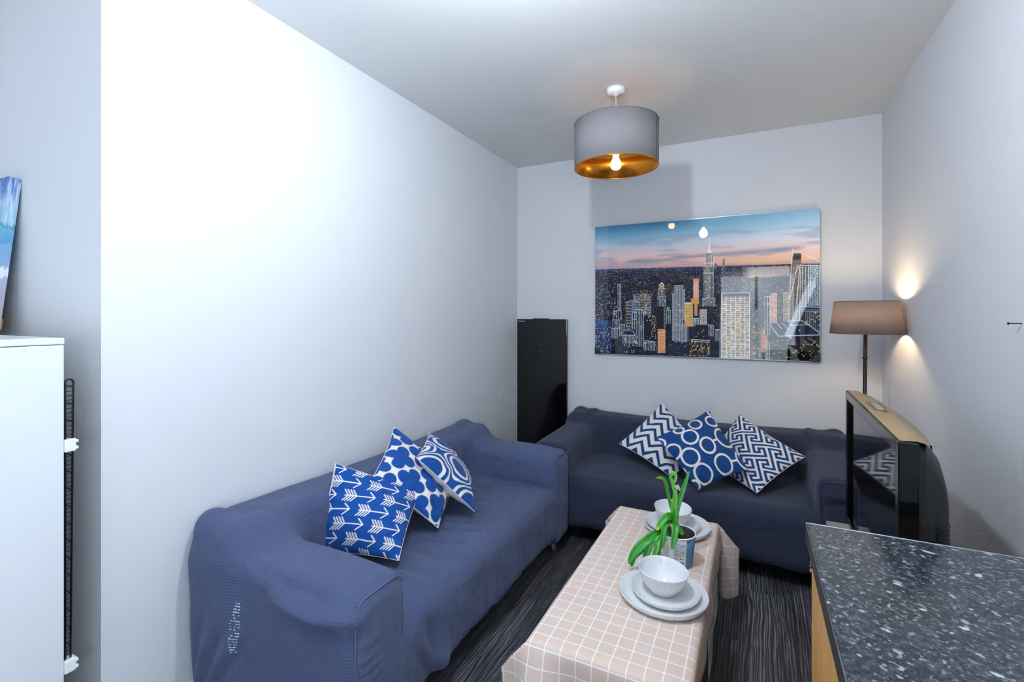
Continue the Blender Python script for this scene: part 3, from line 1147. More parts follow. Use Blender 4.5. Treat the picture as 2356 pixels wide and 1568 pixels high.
    def hlines(s0, s1, t0, t1, n, body=(34, 36, 50), al=0.8):
        fill(s0, s1, t0, t1, body)
        windows(s0, s1, t0, t1, 14, n, 0.35, gap=0.3)
        for i in range(n + 1):
            y = t0 + (t1 - t0) * i / n
            line(s0, y, s1, y, 0.0014, al=al)

    def lit(s0, s1, t0, t1, body, nx, ny, frac, **k):
        fill(s0, s1, t0, t1, body)
        windows(s0, s1, t0, t1, nx, ny, frac, **k)

    # left-hand blocks
    lit(0.0, 0.045, 0.46, 0.74, (22, 38, 66), 8, 40, 0.35)
    lit(0.05, 0.115, 0.50, 0.72, (20, 30, 52), 9, 30, 0.25)
    fill(0.0, 0.072, 0.74, 0.775, (26, 84, 130))
    lit(0.0, 0.085, 0.775, 0.99, (24, 46, 84), 10, 22, 0.4, c1=(230, 190, 170), c2=(150, 170, 210))
    lit(0.215, 0.27, 0.44, 0.56, (30, 28, 36), 7, 16, 0.35)
    vlines(0.120, 0.135, 0.457, 0.663, 3)
    vlines(0.098, 0.137, 0.663, 0.735, 5)
    vlines(0.091, 0.130, 0.735, 0.80, 6)
    vlines(0.088, 0.118, 0.80, 0.878, 7)
    vlines(0.128, 0.155, 0.77, 0.86, 5)
    hlines(0.199, 0.287, 0.541, 0.701, 13)
    fill(0.160, 0.188, 0.60, 0.808, (18, 26, 44))
    hlines(0.160, 0.186, 0.60, 0.808, 9)
    fill(0.188, 0.213, 0.585, 0.80, (96, 108, 132))
    line(0.160, 0.60, 0.188, 0.585)
    line(0.188, 0.585, 0.213, 0.59)
    vlines(0.196, 0.249, 0.675, 0.935, 9, (20, 28, 48))
    vlines(0.208, 0.238, 0.655, 0.68, 6)
    lit(0.257, 0.311, 0.697, 0.875, (14, 20, 36), 8, 16, 0.18)
    fill(0.285, 0.311, 0.70, 0.86, (30, 30, 40))
    windows(0.287, 0.309, 0.70, 0.86, 5, 14, 0.5, c1=(255, 214, 120))
    fill(0.146, 0.207, 0.808, 0.985, (16, 30, 54))
    vlines(0.146, 0.207, 0.85, 0.915, 14)
    line(0.146, 0.812, 0.20, 0.82)
    line(0.20, 0.82, 0.207, 0.85)
    windows(0.15, 0.205, 0.92, 0.985, 9, 5, 0.4)
    vlines(0.252, 0.311, 0.90, 0.964, 12)
    line(0.252, 0.885, 0.311, 0.90)
    # domed tower
    vlines(0.319, 0.356, 0.555, 0.631, 8)
    vlines(0.323, 0.353, 0.50, 0.548, 7)
    lit(0.326, 0.350, 0.472, 0.503, (150, 128, 96), 5, 4, 0.8)
    line(0.327, 0.475, 0.338, 0.455, 0.004, (232, 220, 196))
    line(0.349, 0.475, 0.338, 0.455, 0.004, (232, 220, 196))
    fill(0.319, 0.356, 0.631, 0.80, (22, 18, 22))
    for i in range(16):
        line(0.348, 0.645 + 0.01 * i, 0.356, 0.638 + 0.01 * i, 0.001)
    lit(0.319, 0.356, 0.801, 0.978, (196, 112, 66), 8, 22, 0.5, c1=(255, 176, 110), c2=(255, 226, 190))
    line(0.319, 0.83, 0.356, 0.822, 0.003, (255, 206, 160))
    for i in range(6):
        line(0.322 + 0.006 * i, 0.835, 0.322 + 0.006 * i, 0.97, 0.001, (255, 232, 206), 0.6)
    vlines(0.360, 0.378, 0.66, 0.76, 4)
    fill(0.362, 0.376, 0.635, 0.66, (86, 150, 140))
    # tall striped tower
    fill(0.392, 0.44, 0.455, 0.48, (14, 16, 28))
    vlines(0.397, 0.437, 0.478, 0.893, 12, (40, 52, 70), 0.0013, 0.8)
    vlines(0.388, 0.398, 0.54, 0.885, 3)
    vlines(0.437, 0.445, 0.51, 0.73, 3)
    vlines(0.426, 0.460, 0.77, 0.892, 9, (36, 48, 66))
    vlines(0.436, 0.455, 0.725, 0.77, 4)
    lit(0.445, 0.482, 0.608, 0.778, (176, 130, 70), 7, 26, 0.85, c1=(255, 190, 96), c2=(255, 234, 178))
    fill(0.445, 0.482, 0.604, 0.615, (208, 200, 190))
    lit(0.485, 0.509, 0.432, 0.577, (206, 132, 108), 5, 20, 0.3)
    for i in range(6):
        line(0.4865 + 0.0042 * i, 0.45, 0.4865 + 0.0042 * i, 0.577, 0.001, (255, 216, 200), 0.8)
    fill(0.474, 0.51, 0.575, 0.615, (206, 140, 80))
    lit(0.489, 0.503, 0.615, 0.70, (190, 120, 84), 3, 12, 0.5)
    vlines(0.515, 0.544, 0.657, 0.776, 9, (120, 96, 96))
    vlines(0.485, 0.508, 0.72, 0.78, 6)
    lit(0.488, 0.556, 0.765, 0.90, (14, 20, 34), 9, 12, 0.14)
    vlines(0.554, 0.574, 0.768, 0.847, 5)
    vlines(0.583, 0.602, 0.799, 0.878, 5)
    lit(0.465, 0.559, 0.869, 0.995, (22, 22, 34), 22, 9, 0.5)
    line(0.478, 0.872, 0.557, 0.878, 0.0022)
    line(0.478, 0.885, 0.557, 0.891, 0.0022)
    lit(0.365, 0.460, 0.890, 0.99, (20, 36, 56), 18, 10, 0.08)
    # tallest tower with spire
    vlines(0.532, 0.574, 0.345, 0.633, 11, (74, 70, 72), 0.0013, 0.75)
    vlines(0.525, 0.586, 0.575, 0.633, 15, (46, 46, 56), 0.0013, 0.8)
    vlines(0.539, 0.573, 0.255, 0.345, 8, (128, 116, 112), 0.0014, 0.85)
    fill(0.541, 0.571, 0.253, 0.262, (96, 104, 122))
    for yy, ww in ((0.253, 0.010), (0.243, 0.007), (0.233, 0.005), (0.22, 0.0035), (0.205, 0.003)):
        fill(0.556 - ww, 0.556 + ww, yy - 0.014, yy + 0.003, (222, 216, 222))
    line(0.5565, 0.21, 0.5565, 0.146, 0.0016, (236, 226, 230))
    line(0.532, 0.395, 0.574, 0.395, 0.003, (230, 206, 170), 0.7)
    line(0.536, 0.325, 0.574, 0.325, 0.005, (240, 220, 200), 0.5)
    lit(0.614, 0.623, 0.300, 0.36, (110, 106, 116), 2, 8, 0.4)
    lit(0.580, 0.590, 0.325, 0.36, (96, 84, 96), 2, 5, 0.4)
    # gridded lit tower
    fill(0.585, 0.612, 0.54, 0.62, (14, 18, 32))
    fill(0.610, 0.727, 0.541, 0.57, (18, 30, 48))
    fill(0.610, 0.727, 0.57, 0.998, (34, 28, 26))
    nx, ny = 6, 31
    for j in range(ny):
        for i in range(nx):
            k = rg.random()
            a, b = 0.610 + 0.117 * i / nx, 0.610 + 0.117 * (i + 1) / nx
            c, d = 0.572 + 0.424 * (j + 0.25) / ny, 0.572 + 0.424 * (j + 0.9) / ny
            fill(a, b, c, d, np.array((255, 184, 84)) * k + np.array((110, 82, 50)) * (1 - k), 0.85)
            for z in range(3):
                if rg.random() < 0.5:
                    a2 = a + (b - a) * rg.random()
                    fill(a2, a2 + 0.004, c, d, (40, 30, 24) if rg.random() < 0.6 else (255, 226, 150), 0.7)
    for i in range(nx + 1):
        line(0.610 + 0.117 * i / nx, 0.565, 0.610 + 0.117 * i / nx, 0.998, 0.0017, al=0.85)
    for j in range(ny + 1):
        line(0.610, 0.570 + 0.428 * j / ny, 0.727, 0.570 + 0.428 * j / ny, 0.0015, al=0.75)
    line(0.610, 0.541, 0.727, 0.541, 0.0025)
    line(0.610, 0.541, 0.610, 0.998, 0.002)
    line(0.727, 0.541, 0.727, 0.998, 0.002)
    line(0.693, 0.37, 0.690, 0.535, 0.0016, (30, 32, 44))
    # right-hand group
    lit(0.735, 0.79, 0.60, 0.75, (44, 46, 56), 9, 16, 0.12)
    lit(0.735, 0.775, 0.76, 0.98, (40, 30, 28), 8, 18, 0.35, c1=(255, 140, 60))
    fill(0.772, 0.80, 0.78, 0.95, (150, 82, 44), 0.8)
    lit(0.775, 0.80, 0.80, 0.95, (168, 96, 50), 5, 12, 0.4)
    lit(0.809, 0.837, 0.546, 0.757, (168, 120, 104), 5, 24, 0.7, c1=(255, 150, 110), c2=(255, 226, 206))
    lit(0.861, 0.885, 0.540, 0.741, (96, 84, 50), 5, 26, 0.7, c1=(255, 206, 90))
    vlines(0.789, 0.809, 0.568, 0.836, 3, (30, 40, 62))
    line(0.786, 0.43, 0.784, 0.57, 0.0016, (60, 70, 96))
    # angular glass tower at the right edge
    fill(0.905, 1.0, 0.37, 0.737, (86, 84, 82))
    fill(0.897, 0.93, 0.30, 0.737, (96, 90, 84))
    for i in range(40):
        y = 0.27 + 0.011 * i
        x0 = 0.899 - 0.0008 * i
        line(x0, y, min(1.0, 0.915 + 0.03 * i), y, 0.0011, (210, 170, 128), 0.55)
    windows(0.900, 0.998, 0.36, 0.73, 22, 30, 0.35, c1=(255, 190, 130), c2=(150, 190, 220))
    fill(0.95, 1.0, 0.37, 0.636, (52, 92, 132), 0.55)
    windows(0.955, 0.998, 0.38, 0.63, 10, 22, 0.4, c1=(255, 200, 150), c2=(230, 230, 230))
    for x in (0.935, 0.947, 0.958, 0.966, 0.974, 0.982, 0.990, 0.997):
        line(x, 0.372, x, 0.636, 0.0015)
    fill(0.900, 0.93, 0.285, 0.325, (34, 44, 62), 0.8)
    line(0.898, 0.257, 1.0, 0.345, 0.0018)
    line(0.898, 0.257, 0.886, 0.56, 0.0016)
    line(0.886, 0.56, 0.884, 0.737, 0.0016)
    line(0.917, 0.365, 0.886, 0.60, 0.0018)
    line(0.917, 0.365, 0.926, 0.40, 0.0016)
    line(0.926, 0.365, 1.0, 0.372, 0.0018)
    line(0.926, 0.372, 0.905, 0.737, 0.0018)
    line(0.922, 0.41, 0.912, 0.737, 0.0016)
    line(0.928, 0.40, 0.924, 0.737, 0.0016)
    for i in range(12):
        line(0.928, 0.045 + 0.019 * i, 0.928, 0.055 + 0.019 * i, 0.0015 + 0.0001 * i, (190, 190, 206))
    fill(0.927, 1.0, 0.641, 0.775, (28, 28, 36))
    vlines(0.948, 1.0, 0.672, 0.80, 11, (26, 30, 42))
    line(0.927, 0.641, 1.0, 0.645)
    line(0.927, 0.645, 0.948, 0.672)
    line(0.948, 0.672, 1.0, 0.672)
    fill(0.927, 1.0, 0.655, 0.672, (70, 96, 122))
    # flat dark roof in the foreground
    for i in range(60):
        f = i / 59
        line(0.809 + 0.034 * f, 0.755 + 0.085 * f, 0.935 + 0.064 * f, 0.737 + 0.085 * f, 0.0022, (14, 32, 58), 1)
    fill(0.845, 1.0, 0.838, 1.0, (18, 18, 26))
    fill(0.809, 0.845, 0.80, 1.0, (24, 26, 34))
    windows(0.812, 0.998, 0.86, 0.995, 30, 12, 0.22, c1=(255, 176, 70), c2=(255, 222, 120))
    line(0.809, 0.760, 0.843, 0.838, 0.0022)
    line(0.843, 0.838, 1.0, 0.825, 0.0026)
    line(0.945, 0.742, 1.0, 0.815, 0.0022)
    line(0.881, 0.735, 0.935, 0.733, 0.0018)
    line(0.881, 0.735, 0.893, 0.764, 0.0018)
    line(0.893, 0.764, 0.952, 0.760, 0.0018)
    line(0.935, 0.733, 0.952, 0.760, 0.0018)
    fill(0.848, 0.882, 0.765, 0.815, (12, 20, 36))
    line(0.838, 0.750, 0.858, 0.790, 0.0018)
    line(0.855, 0.745, 0.884, 0.795, 0.0018)
    fill(0.921, 0.927, 0.79, 0.802, (255, 150, 90))
    vlines(0.794, 0.807, 0.88, 0.998, 4)
    return np.clip(img, 0, 255)


def picture():
    x0, x1, z0, z1 = -1.105, 0.389, 1.106, 2.094
    yb, yf = YB - 0.004, YB - 0.030
    root = thing('wall_picture', 'large glossy framed picture of a dusk city skyline on the back wall', 'picture', ((x0 + x1) / 2, yb, z0))
    cx = (x0 + x1) / 2
    W, Hh = 860, 568
    img = np.clip(lin_np(paint_skyline(W, Hh)) * 1.35, 0, 0.92)
    xs = np.linspace(x0 - cx, x1 - cx, W)
    zs = np.linspace(z1 - z0, 0, Hh)
    Xg, Zg = np.meshgrid(xs, zs)
    V = np.stack([Xg.ravel(), np.full(Xg.size, yf - yb), Zg.ravel()], 1)
    me = mesh_np('print', V, grid_faces(W, Hh)[:, ::-1])
    paint_attr(me, img.reshape(-1, 3))
    t = NT('glossy_photo_print')
    at = t.n('ShaderNodeAttribute', attribute_name='print')
    t.p(Base_Color=at.outputs['Color'], Roughness=0.015, IOR=1.5)
    t.set(t.b, 'Specular IOR Level', 0.4)
    add('print', me, t.m, root)
    fm = plain('silver_picture_edge', '#8f98a3', 0.3, 0.8)
    w = x1 - x0
    boxes('frame', [((-w / 2 - 0.003, yf - yb + 0.0005, 0), (-w / 2, 0, z1 - z0)), ((w / 2, yf - yb + 0.0005, 0), (w / 2 + 0.003, 0, z1 - z0)),
                    ((-w / 2, yf - yb + 0.0005, -0.003), (w / 2, 0, 0)), ((-w / 2, yf - yb + 0.0005, z1 - z0), (w / 2, 0, z1 - z0 + 0.003))], fm, root)
    box('backing_board', (-w / 2, yf - yb + 0.001, 0), (w / 2, 0, z1 - z0), plain('backing_board', '#2a2a2c', 0.8), root)
    for sgn in (-1, 1):
        xw = sgn * (w / 2 + 0.004)
        V = [(xw, 0, -0.004), (xw - sgn * 0.060, 0, -0.004), (xw, 0, 0.060)]
        F0 = yf - yb - 0.0015
        VV = [(a, F0, c) for a, b, c in V] + V
        me = bpy.data.meshes.new('corner_protector')
        me.from_pydata(VV, [], [(0, 1, 2), (5, 4, 3), (0, 3, 4, 1), (1, 4, 5, 2), (2, 5, 3, 0)])
        bm = bmesh.new()
        bm.from_mesh(me)
        bmesh.ops.recalc_face_normals(bm, faces=bm.faces)
        bm.to_mesh(me)
        bm.free()
        o = add('corner_protector', me, M_BLACKP, root)
        o['label'] = 'black plastic corner protector'
    return root


picture()

# ------------------------------------------------------------------ coffee table with two cloths
TX0, TX1, TY0, TY1, TZ = -0.594, -0.141, 1.285, 2.395, 0.450
M_DARKWOOD = plain('dark_table_wood', '#33261f', 0.5, var=0.2)
tb = thing('coffee_table', 'long low coffee table hidden under a checked cloth', 'table', ((TX0 + TX1) / 2, (TY0 + TY1) / 2, 0))
hw, hl = (TX1 - TX0) / 2 - 0.004, (TY1 - TY0) / 2 - 0.004
box('tabletop', (-hw, -hl, TZ - 0.04), (hw, hl, TZ), M_DARKWOOD, tb, 0.004)
for sx in (-1, 1):
    for sy in (-1, 1):
        cx_, cy_ = sx * (hw - 0.035), sy * (hl - 0.035)
        box('leg', (cx_ - 0.025, cy_ - 0.025, 0.0), (cx_ + 0.025, cy_ + 0.025, TZ - 0.04), M_DARKWOOD, tb, 0.003)
box('shelf', (-hw + 0.04, -hl + 0.04, 0.14), (hw - 0.04, hl - 0.04, 0.16), M_DARKWOOD, tb, 0.002)


def check_cloth():
    t = NT('beige_check_cotton')
    uv = t.n('ShaderNodeUVMap').outputs[0]
    sep = t.n('ShaderNodeSeparateXYZ', {'Vector': uv}).outputs
    per = 0.0465

    def ln(s):
        f = t.math('FRACT', t.math('DIVIDE', s, per))
        return t.math('LESS_THAN', t.math('ABSOLUTE', t.math('SUBTRACT', f, 0.5)), 0.030)
    m = t.math('MAXIMUM', ln(sep[0]), ln(sep[1]))
    weave = t.noise(t.mapping(uv, (1, 1, 1)), 700.0, 2)
    base = t.mix(t.noise(uv, 6.0, 4), lin('#d8c0b3'), lin('#e0cabe'))
    base = t.mix(t.math('MULTIPLY', weave, 0.25), base, lin('#c9b2a6'))
    t.p(Base_Color=t.mix(m, base, lin('#eef2f8')), Roughness=0.8)
    t.set(t.b, 'Specular IOR Level', 0.25)
    t.bump(t.math('ADD', weave, t.math('MULTIPLY', t.noise(uv, 30.0, 3), 2.0)), 0.12, 0.001)
    return t.m


def drape(name, x0, x1, y0, y1, z, oL, oR, oN, oF, mat, step=0.009, wave=1.0, thick=0.0016):
    """a rectangular cloth lying on x0..x1, y0..y1 and hanging over each side"""
    us = np.arange(x0 - oL, x1 + oR + 1e-6, step)
    vs = np.arange(y0 - oN, y1 + oF + 1e-6, step)
    U, Vv = np.meshgrid(us, vs)
    a = np.maximum(np.maximum(x0 - U, U - x1), 0)
    b = np.maximum(np.maximum(y0 - Vv, Vv - y1), 0)
    sx = np.where(U < x0, -1, 1) * (a > 0)
    sy = np.where(Vv < y0, -1, 1) * (b > 0)
    cx, cy = np.clip(U, x0, x1), np.clip(Vv, y0, y1)
    m = np.minimum(a, b)
    M = np.maximum(a, b)
    sxx = np.where(U < (x0 + x1) / 2, -1, 1)
    syy = np.where(Vv < (y0 + y1) / 2, -1, 1)
    X = cx + sxx * 0.86 * m * (m > 0)
    Y = cy + syy * 0.22 * m * (m > 0)
    Z = z - (M - m) - 1.02 * m
    # soft rounded edge and hanging waves
    ra = 1 - np.exp(-a / 0.012)
    rb = 1 - np.exp(-b / 0.012)
    only_a, only_b = ra * np.exp(-b / 0.05), rb * np.exp(-a / 0.05)
    X += sx * only_a * (0.005 + wave * a * (0.05 + 0.10 * np.sin(Vv * 16 + 0.7) * np.sin(Vv * 5.1 + 1)))
    Y += sy * only_b * (0.005 + wave * b * (0.08 + 0.16 * np.sin(U * 21 + 0.4)))
    Y += sy * rb * wave * 0.10 * b * np.exp(-a / 0.2) * np.cos(U * 33)
    Z += 0.006 * np.exp(-(a / 0.02)) * np.exp(-(b / 0.02)) * ((a > 0) | (b > 0)) * 0
    top = (a == 0) & (b == 0)
    Z += top * 0.0012 * (np.sin(U * 19 + 3 * np.sin(Vv * 4)) * np.sin(Vv * 13 + U * 7))
    edge = np.minimum(np.minimum(U - x0, x1 - U), np.minimum(Vv - y0, y1 - Vv))
    Z -= np.where(top, 0.006 * np.exp(-np.clip(edge, 0, 1) / 0.007), 0.006)
    n_u, n_v = len(us), len(vs)
    V = np.stack([X.ravel(), Y.ravel(), Z.ravel()], 1)
    F = grid_faces(n_u, n_v)
    me = mesh_np(name, V, F)
    uvl = me.uv_layers.new(name='UVMap')
    li = np.zeros(len(me.loops), np.int32)
    me.loops.foreach_get('vertex_index', li)
    uvs = np.stack([U.ravel(), Vv.ravel()], 1)[li]
    uvl.data.foreach_set('uv', uvs.astype(np.float32).ravel())
    o = add(name, me, mat, None, True)
    md = o.modifiers.new('thickness', 'SOLIDIFY')
    md.thickness = thick
    md.offset = 1.0
    return o


cloth = drape('tablecloth', TX0, TX1, TY0, TY1, TZ + 0.0085, 0.085, 0.105, 0.36, 0.325, check_cloth())
tag(cloth, 'beige tablecloth with a white windowpane check, draped over the low table', 'tablecloth')


def plaid():
    t = NT('white_green_plaid_cotton')
    uv = t.n('ShaderNodeUVMap').outputs[0]
    sep = t.n('ShaderNodeSeparateXYZ', {'Vector': uv}).outputs

    def stripe(s, per, w):
        f = t.math('FRACT', t.math('DIVIDE', s, per))
        return t.math('LESS_THAN', t.math('ABSOLUTE', t.math('SUBTRACT', f, 0.5)), w)
    m = t.math('MULTIPLY', t.math('ADD', stripe(sep[0], 0.11, 0.14), stripe(sep[1], 0.11, 0.14)), 0.38)
    t.p(Base_Color=t.mix(m, lin('#dfe6ea'), lin('#5f9a7c')), Roughness=0.85)
    return t.m


pl = drape('under_cloth', TX0 + 0.05, TX1 + 0.001, 1.74, 2.20, TZ + 0.004, 0.0, 0.27, 0.0, 0.0, plaid(), 0.012, 0.15, 0.001)
tag(pl, 'white and green plaid cloth hanging out below the beige tablecloth', 'cloth')

# ------------------------------------------------------------------ crockery
def glaze(name, c0, c1):
    t = NT(name)
    co = t.coord()
    sp = t.noise(co, 260.0, 3, 0.6)
    t.p(Base_Color=t.mix(t.ramp(sp, [(0.45, (0, 0, 0)), (0.62, (1, 1, 1))]), lin(c0), lin(c1)), Roughness=0.18)
    t.set(t.b, 'Specular IOR Level', 0.5)
    t.bump(t.noise(co, 40.0, 4), 0.10, 0.003)
    return t.m


M_CERAMIC = glaze('pale_grey_speckled_glaze', '#e2e2e5', '#f0f0f3')
M_FOOT = plain('unglazed_clay', '#9a7a66', 0.8)
CZ = TZ + 0.0105


def plate(label, loc, r, seed):
    ph = seed * 1.7

    def wob(a, i):
        return 0.012 * np.sin(2 * a + ph) + 0.008 * np.sin(3 * a + 2 * ph)
    root = thing('plate', label, 'plate', loc, (0, 0, 0), 'stacked grey plates')
    h = 0.026 * (r / 0.14)
    prof = [(0.0, 0.004), (r * 0.60, 0.004), (r * 0.80, 0.006), (r * 0.93, h * 0.7), (r * 0.985, h), (r, h + 0.001), (r * 1.0, h - 0.003), (r * 0.96, h * 0.45),
            (r * 0.86, 0.001), (r * 0.66, 0.0006), (0.0, 0.0006)]
    prof2 = []
    P = catmull([(a, b, 0) for a, b in prof], 4)
    lathe('dish', [(max(p[0], 0), p[1]) for p in P], M_CERAMIC, root, (0, 0, 0.0), 64, wob)
    lathe('foot_ring', [(r * 0.60, 0.0), (r * 0.66, 0.0), (r * 0.66, 0.0015), (r * 0.60, 0.0015)], M_FOOT, root, (0, 0, 0), 48, close=True)
    return root


def bowl(label, loc, r, h, seed, tilt):
    ph = seed * 2.3

    def wob(a, i):
        return 0.014 * np.sin(2 * a + ph) + 0.008 * np.sin(3 * a + ph)
    root = thing('bowl', label, 'bowl', loc, (tilt[0], tilt[1], 0), 'grey bowls on plates')
    b = r * 0.50
    prof = [(0.0, 0.006), (b * 0.75, 0.008), (b * 1.15, 0.018), (r * 0.82, h * 0.55), (r * 0.955, h * 0.95), (r * 0.985, h), (r, h - 0.002),
            (r * 0.965, h * 0.85), (r * 0.85, h * 0.5), (b * 1.22, 0.012), (b * 0.98, 0.001), (b * 0.8, 0.0), (0.0, 0.001)]
    P = catmull([(a, c, 0) for a, c in prof], 5)
    lathe('bowl_body', [(max(p[0], 0), p[1]) for p in P], M_CERAMIC, root, (0, 0, 0), 64, wob)
    return root


plate('large pale grey plate at the bottom of the nearer place setting', (-0.268, 1.672, CZ), 0.141, 1)
plate('smaller pale grey plate on the large one in the nearer place setting', (-0.264, 1.692, CZ + 0.0070), 0.113, 2)
bowl('pale grey bowl on the nearer pair of plates', (-0.275, 1.694, CZ + 0.0125), 0.081, 0.078, 1, (0.03, 0.05))
plate('large pale grey plate at the bottom of the farther place setting', (-0.300, 2.238, CZ), 0.141, 3)
plate('smaller pale grey plate on the large one behind the plant pot', (-0.318, 2.246, CZ + 0.0070), 0.113, 4)
bowl('pale grey bowl on the farther plates, partly behind the plant', (-0.322, 2.255, CZ + 0.0125), 0.081, 0.078, 2, (0.04, 0.05))

# ------------------------------------------------------------------ potted plant
LEAVES = {
    'A': ([(-0.007, -0.003, 0.103), (-0.007, -0.003, 0.152), (0.0, 0.0, 0.208), (0.017, 0.02, 0.269), (0.039, 0.042, 0.343)], 0.0085, 0),
    'B': ([(-0.009, -0.004, 0.103), (-0.011, -0.005, 0.16), (-0.009, -0.004, 0.224), (-0.004, -0.008, 0.283)], 0.0105, 1),
    'B2': ([(-0.012, 0.005, 0.261), (-0.016, 0.003, 0.297), (-0.024, -0.001, 0.326), (-0.013, -0.006, 0.343), (-0.005, -0.002, 0.331), (-0.008, -0.004, 0.305)], 0.006, 1),
    'C': ([(-0.013, -0.006, 0.103), (-0.014, -0.007, 0.18), (-0.027, -0.013, 0.24), (-0.038, -0.03, 0.308), (-0.05, -0.041, 0.328), (-0.069, -0.056, 0.331)], 0.006, 2),
    'D': ([(-0.013, -0.006, 0.119), (-0.014, -0.007, 0.168), (-0.029, -0.037, 0.187), (-0.05, -0.064, 0.167), (-0.063, -0.076, 0.141)], 0.0115, 3),
    'E': ([(-0.013, -0.017, 0.116), (-0.022, -0.033, 0.162), (-0.034, -0.067, 0.159), (-0.039, -0.086, 0.127), (-0.041, -0.093, 0.084)], 0.0095, 0),
    'F': ([(-0.006, -0.014, 0.108), (-0.001, -0.034, 0.161), (0.001, -0.066, 0.139), (-0.007, -0.087, 0.087)], 0.0120, 0),
    'G': ([(0.001, -0.01, 0.146), (0.011, 0.002, 0.125), (0.022, 0.010, 0.103)], 0.008, 1),
    'H': ([(-0.025, -0.012, 0.104), (-0.056, -0.056, 0.124), (-0.088, -0.099, 0.114), (-0.128, -0.131, 0.076), (-0.153, -0.143, 0.027)], 0.0150, 0),
    'I': ([(-0.033, -0.034, 0.104), (-0.061, -0.08, 0.122), (-0.086, -0.11, 0.084), (-0.108, -0.132, 0.010)], 0.0110, 0),
    'J': ([(-0.033, -0.034, 0.104), (-0.051, -0.081, 0.116), (-0.062, -0.098, 0.076), (-0.075, -0.11, 0.03), (-0.092, -0.118, 0.026)], 0.0085, 1),
    'K': ([(-0.028, -0.042, 0.104), (-0.049, -0.08, 0.112), (-0.056, -0.095, 0.068), (-0.06, -0.097, 0.023)], 0.008, 0),
    'N': ([(-0.026, -0.035, 0.128), (-0.03, -0.048, 0.125), (-0.02, -0.049, 0.107)], 0.009, 0),
    'L': ([(-0.101, -0.112, 0.078), (-0.136, -0.129, 0.05), (-0.145, -0.133, 0.013)], 0.008, 0),
}


def leaf_mat(name, c0, c1, tip):
    t = NT(name)
    uv = t.n('ShaderNodeUVMap').outputs[0]
    sep = t.n('ShaderNodeSeparateXYZ', {'Vector': uv}).outputs
    st = t.noise(t.mapping(uv, (60, 2, 1)), 1.0, 3)
    col = t.mix(st, lin(c0), lin(c1))
    e = t.n('ShaderNodeMapRange', {'Value': sep[1], 'From Min': 0.86, 'From Max': 0.97})
    col = t.mix(e.outputs[0], col, lin(tip))
    t.p(Base_Color=col, Roughness=0.4, Subsurface_Weight=0.15, Subsurface_Scale=0.004)
    t.set(t.b, 'Subsurface Radius', (0.4, 0.9, 0.2))
    return t.m


LM = [leaf_mat('green_leaf', '#1f7a22', '#3fa534', '#3f9a34'), leaf_mat('fresh_leaf', '#4fae38', '#86cf62', '#86c860'),
      leaf_mat('browning_leaf', '#2d8a2c', '#5cb648', '#b9582e'), leaf_mat('yellow_tip_leaf', '#2d8a24', '#55b236', '#d6bd3a')]


def leaf(pts, hw_, mat, root):
    P = catmull(pts, 9)
    n = len(P)
    view = np.array([0.30, -0.80, 0.52])
    V, UV, F = [], [], []
    for i in range(n):
        t = i / (n - 1)
        T_ = P[min(i + 1, n - 1)] - P[max(i - 1, 0)]
        T_ /= np.linalg.norm(T_) + 1e-9
        sd = np.cross(T_, view)
        if np.linalg.norm(sd) < 0.2:
            sd = np.cross(T_, np.array([0, 0, 1.0])) + 0.01
        sd /= np.linalg.norm(sd)
        nn = np.cross(sd, T_)
        w = hw_ * min(1, 0.55 + t * 3) * (1 - max(0, (t - 0.62) / 0.38) ** 2) ** 0.6 + 0.0006
        for j, s in enumerate((-1, -0.5, 0, 0.5, 1)):
            V.append(P[i] + sd * w * s + nn * (w * 0.38 * (abs(s) ** 1.6) - w * 0.1))
            UV.append((s * 0.5 + 0.5, t))
    for i in range(n - 1):
        for j in range(4):
            k = i * 5 + j
            F.append((k, k + 1, k + 6, k + 5))
    me = mesh_np('leaf', np.array(V), np.array(F))
    ul = me.uv_layers.new(name='UVMap')
    li = np.zeros(len(me.loops), np.int32)
    me.loops.foreach_get('vertex_index', li)
    ul.data.foreach_set('uv', np.array(UV, np.float32)[li].ravel())
    o = add('leaf', me, mat, root, True)
    md = o.modifiers.new('thickness', 'SOLIDIFY')
    md.thickness = 0.0012
    return o


pot = thing('potted_plant', 'green strap-leaved bulb plant in a blue and white pot', 'plant', (-0.258, 1.935, CZ + 0.0005))
M_POT = plain('blue_pot_card', '#6088ad', 0.35)
M_LABEL = plain('white_pot_label', '#e9eaec', 0.5)
PR0, PR1, PH = 0.0555, 0.0665, 0.118
lathe('pot_wall', [(0.0, 0.0), (PR0 - 0.002, 0.0), (PR0, 0.002), (PR1, PH), (PR1 - 0.003, PH), (PR0 - 0.003, 0.006), (0.0, 0.006)], M_POT, pot, seg=64)
lathe('pot_rim', [(PR1 - 0.002, PH - 0.003), (PR1 + 0.0015, PH - 0.003), (PR1 + 0.003, PH), (PR1 + 0.0015, PH + 0.003), (PR1 - 0.001, PH + 0.003), (PR1 - 0.003, PH)],
      M_LABEL, pot, seg=64, close=True)
lathe('liner', [(PR1 - 0.0045, PH + 0.001), (PR1 - 0.008, PH - 0.02), (PR1 - 0.012, PH - 0.03), (PR1 - 0.010, PH - 0.03), (PR1 - 0.006, PH - 0.018), (PR1 - 0.0032, PH + 0.001)],
      M_BLACKP, pot, seg=48, close=True)


